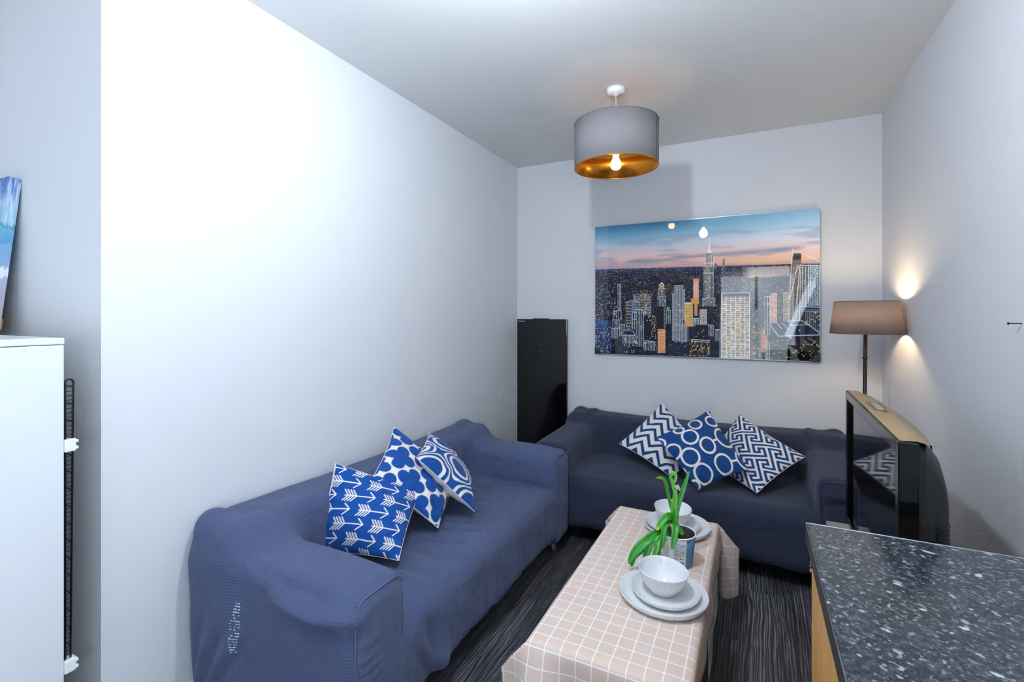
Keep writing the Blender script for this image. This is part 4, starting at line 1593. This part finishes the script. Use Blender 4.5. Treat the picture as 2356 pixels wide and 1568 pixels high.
def soil():
    n = 44
    r = PR1 - 0.007
    V, F = [], []
    for j in range(9):
        for i in range(n):
            a = 2 * PI * i / n
            rr = r * j / 8
            V.append((rr * math.cos(a), rr * math.sin(a), PH - 0.014 + 0.006 * math.sin(rr * 300 + a * 3) * (j < 8) + random.uniform(-0.003, 0.003)))
    for j in range(8):
        for i in range(n):
            F.append((j * n + i, j * n + (i + 1) % n, (j + 1) * n + (i + 1) % n, (j + 1) * n + i))
    me = mesh_np('soil', np.array(V), np.array(F))
    m = plain('potting_soil', '#33241c', 0.95, bump=0.9, bscale=180, var=0.5)
    o = add('soil', me, m, pot, False)
    bm = bmesh.new()
    for i in range(60):
        a, rr = random.uniform(0, 6.28), r * math.sqrt(random.random()) * 0.92
        s = random.uniform(0.0018, 0.005)
        mt = Matrix.Translation((rr * math.cos(a), rr * math.sin(a), PH - 0.012)) @ Matrix.Rotation(a, 4, 'X') @ Matrix.Diagonal((s, s * 0.8, s * 0.7, 1))
        bmesh.ops.create_icosphere(bm, subdivisions=1, radius=1.0, matrix=mt)
    c = add('soil_crumbs', bm_mesh('soil_crumbs', bm), plain('bark_crumbs', '#5a3c2a', 0.95, var=0.5), pot)
    c['kind'] = 'stuff'


soil()


def pot_patch(name, a0, a1, z0, z1, off, mat, parent, n=14):
    """curved sticker on the pot wall; angles in degrees around the pot"""
    V, F = [], []
    for z in (z0, z1):
        r = PR0 + (PR1 - PR0) * z / PH + off
        for k in range(n + 1):
            a = math.radians(a0 + (a1 - a0) * k / n)
            V.append((r * math.cos(a), r * math.sin(a), z))
    for k in range(n):
        F.append((k, k + 1, n + 2 + k, n + 1 + k))
    me = bpy.data.meshes.new(name)
    me.from_pydata(V, [], F)
    me.update()
    return add(name, me, mat, parent, True)


lab = pot_patch('label', -165, -52, 0.003, 0.1135, 0.0005, M_LABEL, pot, 30)
M_INK = plain('grey_print', '#8d9096', 0.6)
M_INKB = plain('black_print', '#1b1c20', 0.6)
prints, inks = [], []
for k in range(9):       # lines of small print
    z = 0.098 - 0.0055 * k
    inks.append(pot_patch('small_print', -93, -56 - (8 if k in (3, 8) else random.uniform(0, 3)), z, z + 0.0016, 0.0009, M_INK, lab, 8))
for k, a in enumerate((-92, -83, -74, -65)):
    m = M_INKB if k == 2 else M_INK
    inks.append(pot_patch('print_mark', a, a + 4.5, 0.041, 0.0455, 0.0009, m, lab, 3))
a = -78.0
while a < -59:
    w = random.choice((0.5, 0.9, 1.4))
    inks.append(pot_patch('barcode_bar', a, a + w, 0.008, 0.031, 0.0009, M_INKB, lab, 1))
    a += w + random.choice((0.6, 0.9, 1.2))

for k, (pts, w, mi) in LEAVES.items():
    leaf(pts, w, LM[mi], pot)
M_DEAD = plain('dry_brown_stalk', '#8a5a3c', 0.8)
M_DRY = plain('dried_white_petals', '#d9cbb9', 0.8, var=0.25)
tube('dead_stalk', catmull([(-0.031, -0.045, 0.108), (-0.048, -0.085, 0.113), (-0.046, -0.095, 0.079), (-0.043, -0.094, 0.051)], 6), 0.0012, M_DEAD, pot, 6)


def floret(c, r, n, mat):
    bm = bmesh.new()
    for i in range(n):
        d = Vector((random.gauss(0, 1), random.gauss(0, 1), random.gauss(0, 1))).normalized() * r * random.uniform(0.3, 1)
        s = r * random.uniform(0.22, 0.42)
        mt = Matrix.Translation(Vector(c) + d) @ Matrix.Rotation(random.uniform(0, 6), 4, d.normalized()) @ Matrix.Diagonal((s, s * 0.45, s * 0.9, 1))
        bmesh.ops.create_icosphere(bm, subdivisions=1, radius=1.0, matrix=mt)
    return add('dried_flower', bm_mesh('dried_flower', bm), mat, pot)


floret((0.002, 0.001, 0.290), 0.012, 22, M_DRY)
floret((-0.017, -0.040, 0.152), 0.010, 16, M_DRY)
floret((-0.040, -0.092, 0.042), 0.012, 24, plain('dried_brown_petals', '#9a7058', 0.85, var=0.3))
floret((-0.046, -0.050, 0.128), 0.008, 10, M_DEAD)

# ------------------------------------------------------------------ drum pendant
def linen(name, c, trans=0.0):
    t = NT(name)
    co = t.coord('Object')
    a = t.n('ShaderNodeTexWave', {'Vector': co, 'Scale': 210.0, 'Distortion': 1.5, 'Detail': 2.0}, bands_direction='Z').outputs['Fac']
    nse = t.noise(t.mapping(co, (120, 120, 900)), 1.0, 3)
    nz2 = t.noise(t.mapping(co, (700, 700, 60)), 1.0, 3)
    f = t.math('MULTIPLY', t.math('ADD', nse, nz2), 0.5)
    cc = lin(c)
    col = t.mix(f, tuple(v * 0.8 for v in cc), tuple(v * 1.2 for v in cc))
    t.p(Base_Color=col, Roughness=0.9)
    t.set(t.b, 'Specular IOR Level', 0.1)
    t.bump(f, 0.3, 0.001)
    if trans:
        tr = t.n('ShaderNodeBsdfTranslucent', {'Color': tuple(min(1, v * 1.6) for v in cc)})
        mx = t.n('ShaderNodeMixShader', {0: trans, 1: t.b.outputs[0], 2: tr.outputs[0]})
        t.t.links.new(mx.outputs[0], t.out.inputs['Surface'])
    return t.m


M_WHITEP = plain('white_plastic', '#eef0f2', 0.35)
M_GOLD = plain('brushed_gold_lining', '#d98f2b', 0.22, 0.9)
pz = 2.225
pend = thing('pendant_lamp', 'grey drum pendant lamp with a gold lining, hanging from the ceiling', 'lamp', (-0.679, 2.654, pz))
cz = H - pz
rose = lathe('ceiling_rose', [(0.0, cz), (0.052, cz), (0.050, cz - 0.012), (0.046, cz - 0.026), (0.042, cz - 0.030), (0.012, cz - 0.032), (0.009, cz - 0.040), (0.0, cz - 0.041)],
             M_WHITEP, pend)
tube('cord', [(0, 0, cz - 0.038), (0.001, 0, 0.33), (0, 0, 0.16)], 0.0035, plain('cream_flex', '#d9c9a8', 0.5), pend)
R_ = 0.229
SH = 0.243
shade = lathe('shade', [(R_, 0.0), (R_, SH), (R_ - 0.0018, SH), (R_ - 0.0018, 0.0)], linen('grey_linen', '#8b878a'), pend, seg=96, close=True)
lathe('lining', [(R_ - 0.0022, 0.001), (R_ - 0.0022, SH - 0.001), (R_ - 0.003, SH - 0.001), (R_ - 0.003, 0.001)], M_GOLD, shade, seg=96, close=True)
for zz in (0.001, SH - 0.001):
    a = np.linspace(0, 2 * PI, 72, endpoint=False)
    tube('trim_ring', [((R_ - 0.001) * math.cos(k), (R_ - 0.001) * math.sin(k), zz) for k in a], 0.0028, M_GOLD if zz < 0.1 else plain('grey_trim', '#6d6b76', 0.8), shade, 6, True)
sm = bmesh.new()
bm_box(sm, (-0.0025, -0.0012, -0.07), (0.0025, 0.0012, 0.07))
seam_o = add('shade_seam', bm_mesh('shade_seam', sm), plain('dark_seam', '#4d4b56', 0.9), shade)
seam_o.scale = (1, 1, SH / 0.142)
sa = math.radians(-10)
seam_o.location = ((R_ + 0.0004) * math.cos(sa), (R_ + 0.0004) * math.sin(sa), SH / 2)
seam_o.rotation_euler = (0, 0, sa + PI / 2)
for k in range(3):
    a = 2 * PI * k / 3 + 0.5
    tube('spider_arm', [(0.02 * math.cos(a), 0.02 * math.sin(a), 0.155), (0.16 * math.cos(a), 0.16 * math.sin(a), 0.165), ((R_ - 0.004) * math.cos(a), (R_ - 0.004) * math.sin(a), SH - 0.004)],
         0.0018, M_WHITEP, pend)
lathe('lamp_holder', [(0.0, 0.175), (0.016, 0.172), (0.020, 0.15), (0.021, 0.085), (0.018, 0.065), (0.0, 0.064)], M_WHITEP, pend, seg=28)
M_BULB = emitter('warm_bulb_glow', (1.0, 0.70, 0.30), 20.0)
lathe('bulb', [(0.0, -0.014), (0.012, -0.012), (0.024, -0.004), (0.0295, 0.011), (0.028, 0.026), (0.020, 0.043), (0.014, 0.056), (0.013, 0.066), (0.0, 0.066)], M_BULB, pend, seg=32)

# bare bulb pendant, nearer the camera (mirrored in the picture)
p2 = thing('pendant_lamp', 'bare bright bulb hanging from a white flex, mirrored in the skyline picture', 'lamp', (-0.54, 1.02, 2.41))
cz = H - 2.41
lathe('ceiling_rose', [(0.0, cz), (0.045, cz), (0.042, cz - 0.02), (0.036, cz - 0.026), (0.0, cz - 0.03)], M_WHITEP, p2)
tube('cord', [(0, 0, cz - 0.028), (0, 0, 0.2), (0, 0, 0.11)], 0.003, M_WHITEP, p2)
lathe('lamp_holder', [(0.0, 0.125), (0.014, 0.12), (0.020, 0.10), (0.021, 0.07), (0.018, 0.06), (0.0, 0.06)], M_WHITEP, p2, seg=28)
lathe('bulb', [(0.0, -0.055), (0.018, -0.051), (0.035, -0.039), (0.045, -0.012), (0.042, 0.010), (0.030, 0.032), (0.016, 0.048), (0.013, 0.062), (0.0, 0.062)],
      emitter('cool_bulb_glow', (0.81, 0.91, 1.0), 470.0), p2, seg=32)

# ------------------------------------------------------------------ floor lamp in the right-hand corner
fl = thing('floor_lamp', 'slim black floor lamp with a taupe shade, lit in the right corner', 'lamp', (0.548, 3.185, 0))
lathe('base', [(0.0, 0.0), (0.115, 0.0), (0.118, 0.004), (0.112, 0.012), (0.05, 0.02), (0.012, 0.026), (0.0, 0.026)], M_BLACK, fl)
tube('pole', [(-0.012, 0, 0.02), (-0.008, 0, 0.7), (-0.002, 0, 1.34)], 0.0092, M_BLACK, fl, 14)
lathe('collar', [(0.0092, -0.006), (0.0125, -0.005), (0.0125, 0.005), (0.0092, 0.006)], M_BLACK, fl, (-0.004, 0, 1.175), 20)
for s in (-1, 1):
    lathe('knob', [(0.0, 0.0), (0.0025, 0.0), (0.0025, 0.008), (0.0, 0.008)], M_BLACK, fl, (-0.004, 0, 1.175), 10).rotation_euler = (0, s * PI / 2, 0.46)
R0, R1, z0, z1 = 0.166, 0.146, 1.308, 1.480
sh = lathe('lamp_shade', [(R0, z0), (R1, z1), (R1 - 0.0012, z1), (R0 - 0.0012, z0)], linen('taupe_lamp_fabric', '#8c827f', 0.40), fl, seg=96, close=True)
for rr, zz in ((R0 - 0.0006, z0), (R1 - 0.0006, z1)):
    a = np.linspace(0, 2 * PI, 72, endpoint=False)
    tube('shade_trim', [(rr * math.cos(k), rr * math.sin(k), zz) for k in a], 0.0018, plain('taupe_trim', '#6f5f68', 0.9), sh, 6, True)
for k in range(3):
    a = 2 * PI * k / 3 + 0.2
    tube('shade_arm', [(0.015 * math.cos(a), 0.015 * math.sin(a), 1.345), ((R1 - 0.003) * math.cos(a), (R1 - 0.003) * math.sin(a), z1 - 0.003)], 0.0015, M_BLACK, fl)
lathe('lamp_holder', [(0.0, 1.318), (0.020, 1.318), (0.021, 1.335), (0.019, 1.365), (0.015, 1.375), (0.0, 1.375)], M_BLACK, fl, seg=24)
lathe('bulb', [(0.013, 1.375), (0.015, 1.385), (0.024, 1.405), (0.0285, 1.422), (0.025, 1.437), (0.014, 1.446), (0.0, 1.449)],
      emitter('floor_lamp_bulb_glow', (1.0, 0.76, 0.46), 120.0), fl, seg=28)

# ------------------------------------------------------------------ black panel standing in the corner
M_GLOSSBLACK = plain('black_gloss_glass', '#07090c', 0.06, spec=0.6)
pn = thing('glass_panel', 'tall glossy black panel standing upright in the corner behind the sofas', 'panel', (-1.555, YB - 0.02, 0))
x0, x1 = -0.223, 0.220
box('panel_face', (x0, -0.030, 0.10), (x1, -0.022, 1.372), M_GLOSSBLACK, pn, 0.003)
box('panel_body', (x0 + 0.002, -0.022, 0.102), (x1 - 0.002, 0.0, 1.370), M_BLACKP, pn, 0.004)
box('edge_strip', (x0 - 0.006, -0.026, 0.10), (x0 - 0.0005, -0.004, 1.366), M_TRIM, pn)
box('catch', (-0.08, -0.028, 1.370), (0.06, -0.008, 1.378), M_BLACKP, pn, 0.001)
box('foot', (x0 + 0.03, -0.06, 0.0), (x1 - 0.03, 0.005, 0.10), M_BLACKP, pn, 0.006)
lg = []
xx = x0 + 0.008
for wd in (0.007, 0.006, 0.007, 0.005, 0.006, 0.007, 0.006, 0.005, 0.006):
    lg.append(((xx, -0.0306, 1.352), (xx + wd, -0.0299, 1.357)))
    xx += wd + 0.0012
boxes('white_lettering', lg, M_WHITEP, pn)
box('indicator', (-0.006, -0.0306, 1.098), (-0.003, -0.0299, 1.108), M_WHITEP, pn)
box('indicator', (-0.022, -0.0306, 1.163), (-0.020, -0.0299, 1.165), M_WHITEP, pn)

# ------------------------------------------------------------------ television and its stand
M_TVBODY = plain('dark_tv_plastic', '#15191b', 0.45, bump=0.05, bscale=300)
M_BEZEL = plain('piano_black_bezel', '#0a0c0e', 0.12)
M_SCREEN = plain('tv_screen_glass', '#06080a', 0.05, spec=0.6)
M_TAN = plain('bronze_tv_top', '#a58a62', 0.4, var=0.12)
st_ = thing('tv_stand', 'low grey media stand under the television by the right wall', 'stand', (0.49, 2.02, 0))
M_STAND = plain('grey_stand_top', '#8d8a8d', 0.35, var=0.08)
box('top', (-0.20, -0.52, 0.475), (0.20, 0.51, 0.50), M_STAND, st_, 0.003)
for sy in (-0.50, 0.48):
    box('side_panel', (-0.19, sy, 0.0), (0.20, sy + 0.02, 0.475), M_STAND, st_, 0.002)
box('shelf', (-0.19, -0.48, 0.22), (0.20, 0.48, 0.24), M_STAND, st_, 0.002)

tv = thing('television', 'black flat-screen television seen from the side beyond the worktop', 'television', (0.352, 1.99, 0.505), (0, 0, math.radians(-1.5)))
# local: -x is the screen side, y along the width, z up
HW, ZB, ZT = 0.470, 0.045, 0.585
bz = 0.034
fr = []
prof = [((-0.012, -HW, ZB), (0.030, -HW + bz, ZT)), ((-0.012, HW - bz, ZB), (0.030, HW, ZT)),
        ((-0.012, -HW + bz, ZT - bz), (0.030, HW - bz, ZT)), ((-0.012, -HW + bz, ZB), (0.030, HW - bz, ZB + bz * 0.6))]
boxes('bezel', prof, M_BEZEL, tv, 0.003)
box('screen', (0.000, -HW + bz + 0.001, ZB + bz * 0.6 + 0.001), (0.006, HW - bz - 0.001, ZT - bz - 0.001), M_SCREEN, tv)
box('screen_surround', (-0.004, -HW + bz, ZB + bz * 0.6), (0.004, -HW + bz + 0.012, ZT - bz), M_BEZEL, tv)
# sloping speaker bar below the screen
V = [(-0.010, -HW + 0.002, ZB), (-0.010, HW - 0.002, ZB), (0.022, HW - 0.02, ZB - 0.045), (0.022, -HW + 0.02, ZB - 0.045),
     (0.030, -HW + 0.002, ZB), (0.030, HW - 0.002, ZB), (0.030, HW - 0.02, ZB - 0.045), (0.030, -HW + 0.02, ZB - 0.045)]
me = bpy.data.meshes.new('speaker_bar')
me.from_pydata(V, [], [(0, 3, 2, 1), (4, 5, 6, 7), (0, 1, 5, 4), (3, 7, 6, 2), (0, 4, 7, 3), (1, 2, 6, 5)])
me.update()
add('speaker_bar', me, M_BEZEL, tv)


def tv_shell():
    """rear casing: rings of a rounded rectangle shrinking towards the wall"""
    rings = [(0.030, HW - 0.004, ZB + 0.004, ZT - 0.003, 0.02), (0.052, HW - 0.010, ZB + 0.006, ZT - 0.006, 0.03), (0.060, HW - 0.030, ZB + 0.006, ZT - 0.012, 0.04),
             (0.085, HW - 0.045, ZB + 0.005, ZT - 0.026, 0.06), (0.115, HW - 0.062, ZB + 0.005, ZT - 0.055, 0.08), (0.135, HW - 0.085, ZB + 0.008, ZT - 0.095, 0.09),
             (0.145, HW - 0.13, ZB + 0.02, ZT - 0.15, 0.09)]
    rings = [(0.030 + (x - 0.030) * 0.74, w, zb, zt, r) for x, w, zb, zt, r in rings]
    V, F = [], []
    m = 8
    for x, w, zb, zt, r in rings:
        cs = [(-w + r, zb + 0.01, PI, 1.5 * PI, 0.01), (w - r, zb + 0.01, 1.5 * PI, 2 * PI, 0.01), (w - r, zt - r, 0, PI / 2, r), (-w + r, zt - r, PI / 2, PI, r)]
        for cy, cz_, a0, a1, rz in cs:
            for k in range(m):
                a = a0 + (a1 - a0) * k / (m - 1)
                V.append((x, cy + r * math.cos(a), cz_ + rz * math.sin(a)))
    n = 4 * m
    for i in range(len(rings) - 1):
        for j in range(n):
            F.append((i * n + j, i * n + (j + 1) % n, (i + 1) * n + (j + 1) % n, (i + 1) * n + j))
    F.append(tuple(range((len(rings) - 1) * n, len(rings) * n)))
    me = bpy.data.meshes.new('rear_casing')
    me.from_pydata(V, [], F)
    bm = bmesh.new()
    bm.from_mesh(me)
    bmesh.ops.recalc_face_normals(bm, faces=bm.faces)
    bm.to_mesh(me)
    bm.free()
    return add('rear_casing', me, M_TVBODY, tv, True)


shell = tv_shell()
# bronze-toned top strip with a button plate
V, F = [], []
cols = 24
for i in range(cols + 1):
    y = -HW + 0.012 + (2 * HW - 0.03) * i / cols
    f = i / cols
    dep = 0.030 + 0.055 * math.sin(PI * min(1, 0.10 + f * 0.9)) ** 0.8
    V += [(-0.006, y, ZT + 0.0008), (0.028, y, ZT + 0.0022), (dep + 0.006, y, ZT - 0.004 - 0.35 * max(0, dep - 0.05)), (dep + 0.006, y, ZT - 0.02)]
for i in range(cols):
    for k in range(3):
        a = i * 4 + k
        F.append((a, a + 1, a + 5, a + 4))
me = bpy.data.meshes.new('top_strip')
me.from_pydata(V, [], F)
me.update()
o = add('top_strip', me, M_TAN, tv, True)
o['label'] = 'bronze-toned top edge'
bt = box('button_plate', (0.012, -0.02, ZT + 0.0015), (0.052, 0.16, ZT + 0.0035), plain('button_plate', '#7b6748', 0.4), tv, 0.001)
for k in range(4):
    box('button', (0.022, 0.0 + 0.036 * k, ZT + 0.003), (0.040, 0.022 + 0.036 * k, ZT + 0.0055), plain('grey_button', '#aaa79f', 0.4), bt, 0.001)
# ventilation ribs on the near side of the casing
for k in range(26):
    z = ZB + 0.03 + 0.0115 * k
    tube('vent_rib', [(0.076, -HW + 0.0475, z), (0.093, -HW + 0.062, z), (0.1077, -HW + 0.085, z), (0.1151, -HW + 0.125, z)], 0.0028, M_TVBODY, shell, 6)
box('grip_recess', (0.055, -HW + 0.021, ZB + 0.265), (0.084, -HW + 0.05, ZB + 0.282), M_BEZEL, shell, 0.002)
box('neck', (0.05, -0.10, 0.006), (0.10, 0.10, 0.06), M_TVBODY, tv, 0.01, 3)
lathe('foot', [(0.0, 0.0), (0.15, 0.0), (0.155, 0.004), (0.145, 0.010), (0.06, 0.014), (0.0, 0.014)], M_BEZEL, tv, (0.075, 0, -0.004)).scale = (0.95, 2.2, 1)

# ------------------------------------------------------------------ worktop and kitchen unit
def granite():
    t = NT('black_speckled_laminate')
    co = t.coord()

    def blot(scale, lo, hi, seed, stretch=(1, 1, 1)):
        v = t.mapping(co, stretch, (seed, seed * 0.7, 0), (0, 0, 0.5))
        return t.n('ShaderNodeMapRange', {'Value': t.noise(v, scale, 1.5, 0.5, dist=0.15), 'From Min': lo, 'From Max': hi}).outputs[0]
    base = t.ramp(t.noise(co, 90.0, 5, 0.75), [(0.36, lin('#1b2025')), (0.52, lin('#343b42')), (0.68, lin('#5b646c'))])
    col = t.mix(t.math('MULTIPLY', blot(110.0, 0.60, 0.68, 3.0), 0.5), base, lin('#9aa4ac'))
    col = t.mix(t.math('MULTIPLY', blot(55.0, 0.665, 0.71, 9.0), 0.7), col, lin('#a9b3ba'))
    col = t.mix(t.math('MULTIPLY', blot(30.0, 0.70, 0.73, 5.0), 0.85), col, lin('#c3cbd1'))
    t.p(Base_Color=col, Roughness=0.16)
    t.set(t.b, 'Specular IOR Level', 0.55)
    t.bump(t.noise(co, 300.0, 2), 0.03, 0.001)
    return t.m


WX, WY = 0.116, 1.380
wt = thing('kitchen_worktop', 'black speckled laminate worktop with a metal edge at lower right', 'worktop', ((WX + XR) / 2, 0.5, 0.862))
hx = (XR - WX) / 2
box('slab', (-hx + 0.002, -1.1, 0.0), (hx - 0.002, WY - 0.5 - 0.002, 0.038), granite(), wt, 0.002)
o = box('edge_trim', (-hx + 0.001, WY - 0.5 - 0.0025, 0.001), (hx - 0.002, WY - 0.5 + 0.0015, 0.0395), M_CHROME, wt, 0.001)
o['label'] = 'silver metal end strip'
box('edge_band', (-hx - 0.001, -1.1, 0.0), (-hx + 0.0025, WY - 0.5 - 0.001, 0.0370), plain('black_edge_band', '#141416', 0.3), wt, 0.001)
tube('edge_highlight_strip', [(-hx + 0.001, -1.1, 0.0375), (-hx + 0.001, 0.3, 0.0375), (-hx + 0.001, WY - 0.5, 0.0375)], 0.0012, M_CHROME, wt, 6)


def pine():
    t = NT('honey_wood_panel')
    co = t.coord()
    g = t.noise(t.mapping(co, (6, 90, 2.2)), 1.0, 5, 0.6)
    t.p(Base_Color=t.ramp(g, [(0.3, lin('#c98d47')), (0.6, lin('#dba45f')), (0.8, lin('#e6b878'))]), Roughness=0.5)
    return t.m


M_PINE = pine()
kc = thing('base_cabinet', 'honey wood kitchen base cabinet under the speckled worktop', 'cabinet', ((WX + XR) / 2, 0.5, 0))
hx2 = hx - 0.012
box('side_panel', (-hx2, -1.08, 0.0), (-hx2 + 0.018, WY - 0.5 - 0.012, 0.861), M_PINE, kc, 0.001)
box('end_panel', (-hx2 + 0.018, WY - 0.5 - 0.030, 0.0), (hx2, WY - 0.5 - 0.012, 0.861), M_PINE, kc, 0.001)
box('carcass', (-hx2 + 0.018, -1.08, 0.1), (hx2, WY - 0.5 - 0.030, 0.85), plain('white_carcass', '#dcdcdc', 0.6), kc)
bm = bmesh.new()
for k in range(7):       # splintered sliver at the top corner of the panel
    z = 0.80 + 0.008 * k
    bm_box(bm, (-hx2 - 0.004 + 0.0006 * k, WY - 0.5 - 0.014, z - 0.012), (-hx2 + 0.0005, WY - 0.5 - 0.0115 + 0.001 * (k % 2), z + random.uniform(0, 0.01)))
add('splinter', bm_mesh('splinter', bm), plain('raw_wood', '#d9b98a', 0.8), kc)

# ------------------------------------------------------------------ fridge seen from the side, with its condenser
fx = -1.725
fg = thing('fridge', 'white fridge at the left edge, its side and rear condenser showing', 'fridge', (-2.00, 0.35, 0))
M_FRIDGE = plain('white_fridge_enamel', '#e0e4e9', 0.3, bump=0.04, bscale=80)
X0, X1, Y0, Y1, ZF = -0.60, fx + 2.00, -0.26, 0.30, 1.345
box('cabinet', (X0, Y0, 0.02), (X1, Y1, ZF - 0.020), M_FRIDGE, fg, 0.003)
box('top_panel', (X0 - 0.001, Y0 - 0.02, ZF - 0.0185), (X1 + 0.001, Y1 + 0.001, ZF), M_FRIDGE, fg, 0.003)
dr = box('door', (X0, Y0 - 0.055, 0.06), (X1, Y0 - 0.004, ZF - 0.022), M_FRIDGE, fg, 0.012, 3)
box('handle', (X1 - 0.05, Y0 - 0.085, 0.75), (X1 - 0.03, Y0 - 0.053, 1.05), M_CHROME, dr, 0.004)
for sx in (X0 + 0.05, X1 - 0.05):
    for sy in (Y0 + 0.05, Y1 - 0.05):
        lathe('foot', [(0, 0), (0.018, 0), (0.018, 0.02), (0, 0.02)], M_BLACKP, fg, (sx, sy, 0), 16)
cond = None
zt, zb = 1.227, 0.44
yA, yB_ = Y1 + 0.004, Y1 + 0.022
loops = []
for k, xx in enumerate(np.linspace(X1 - 0.006, X0 + 0.03, 6)):
    a = np.linspace(0, PI, 10)
    ym, ry = (yA + yB_) / 2, (yB_ - yA) / 2
    pts = [(xx, yA, zb)] + [(xx, ym - ry * math.cos(t), zt - ry + ry * math.sin(t)) for t in a] + [(xx, yB_ - 0.006, zb)]
    loops.append(tube_mesh('t', pts, 0.0027, 7))
cond = join_meshes('condenser', loops, M_BLACK, fg)
cond['label'] = 'black wire condenser'
rungs = []
for k in range(63):
    z = zt - 0.022 - 0.0122 * k
    f = (zt - z) / (zt - zb)
    rungs.append(tube_mesh('t', [(X1 - 0.006, yA, z), (X1 - 0.006, yB_ - 0.006 * f, z)], 0.0011, 5))
    if k % 4 == 0:
        rungs.append(tube_mesh('t', [(X1 - 0.006, yB_ - 0.006 * f, z), (X0 + 0.03, yB_ - 0.006 * f, z)], 0.0015, 5))
rg_ = join_meshes('condenser_wires', rungs, M_BLACK, cond)
rg_['kind'] = 'stuff'
for zc in (1.043, 0.421):
    cl = box('clip', (X1 - 0.030, Y1, zc - 0.020), (X1 + 0.004, Y1 + 0.026, zc + 0.016), M_WHITEP, fg, 0.003)
    for k in range(2):
        box('clip_ridge', (X1 - 0.028, Y1 + 0.024, zc - 0.014 + 0.018 * k), (X1 + 0.006, Y1 + 0.030, zc - 0.006 + 0.018 * k), M_WHITEP, cl, 0.001)

# canvas leaning on the wall on top of the fridge
cv = thing('canvas_print', 'seascape canvas print leaning on the wall on top of the fridge', 'picture', (-2.545, 0.692, ZF + 0.003))
CW, CH, CT = 0.38, 0.552, 0.038
def canvas_mat():
    t = NT('seascape_canvas_print')
    co = t.coord('Generated')
    sep = t.n('ShaderNodeSeparateXYZ', {'Vector': co}).outputs
    zc = t.math('ADD', sep[2], t.math('MULTIPLY', t.math('SUBTRACT', t.noise(t.mapping(co, (2, 2, 9)), 1.6, 4), 0.5), 0.10))
    col = t.ramp(zc, [(0.0, lin('#c9bcb4')), (0.28, lin('#b7b4cf')), (0.34, lin('#c2c2da')), (0.36, lin('#f2f4f8')), (0.405, lin('#f2f4f8')),
                      (0.42, lin('#98b4d8')), (0.56, lin('#86b2da')), (0.575, lin('#5fa6cf')), (0.66, lin('#7ab8d8')), (0.675, lin('#4f9ab8')),
                      (0.70, lin('#9ccbe2')), (0.84, lin('#a9cbe8')), (0.90, lin('#6f96cf')), (1.0, lin('#5c7cc0'))])
    cloud = t.noise(t.mapping(co, (3, 3, 3)), 2.2, 5)
    mk = t.math('MULTIPLY', t.n('ShaderNodeMapRange', {'Value': cloud, 'From Min': 0.48, 'From Max': 0.62}).outputs[0], t.math('GREATER_THAN', sep[2], 0.68))
    t.p(Base_Color=t.mix(t.math('MULTIPLY', mk, 0.7), col, lin('#e6ecf4')), Roughness=0.7)
    t.bump(t.noise(co, 300.0, 2), 0.1, 0.001)
    return t.m


cvm = canvas_mat()
cb = box('stretched_canvas', (-CW / 2, -CT / 2, 0.0), (CW / 2, CT / 2, CH), cvm, cv, 0.002)
box('stretcher_bar', (-CW / 2 + 0.01, CT / 2 + 0.0005, 0.01), (CW / 2 - 0.01, CT / 2 + 0.006, 0.05), M_PINE, cv)
cv.rotation_euler = (math.radians(-6.0), 0, 0)

# ------------------------------------------------------------------ nail in the right wall
nl = thing('nail', 'small dark nail sticking out of the right wall', 'nail', (XR, 1.975, 1.383))
nb = lathe('shank', [(0.0, 0.0), (0.0016, 0.0), (0.0016, 0.030), (0.0, 0.030)], M_BLACK, nl, seg=10)
nb.rotation_euler = (0, -PI / 2, 0)
nh = lathe('head', [(0.0, 0.029), (0.0042, 0.029), (0.0042, 0.0315), (0.0, 0.0325)], M_BLACK, nl, seg=14)
nh.rotation_euler = (0, -PI / 2, 0)
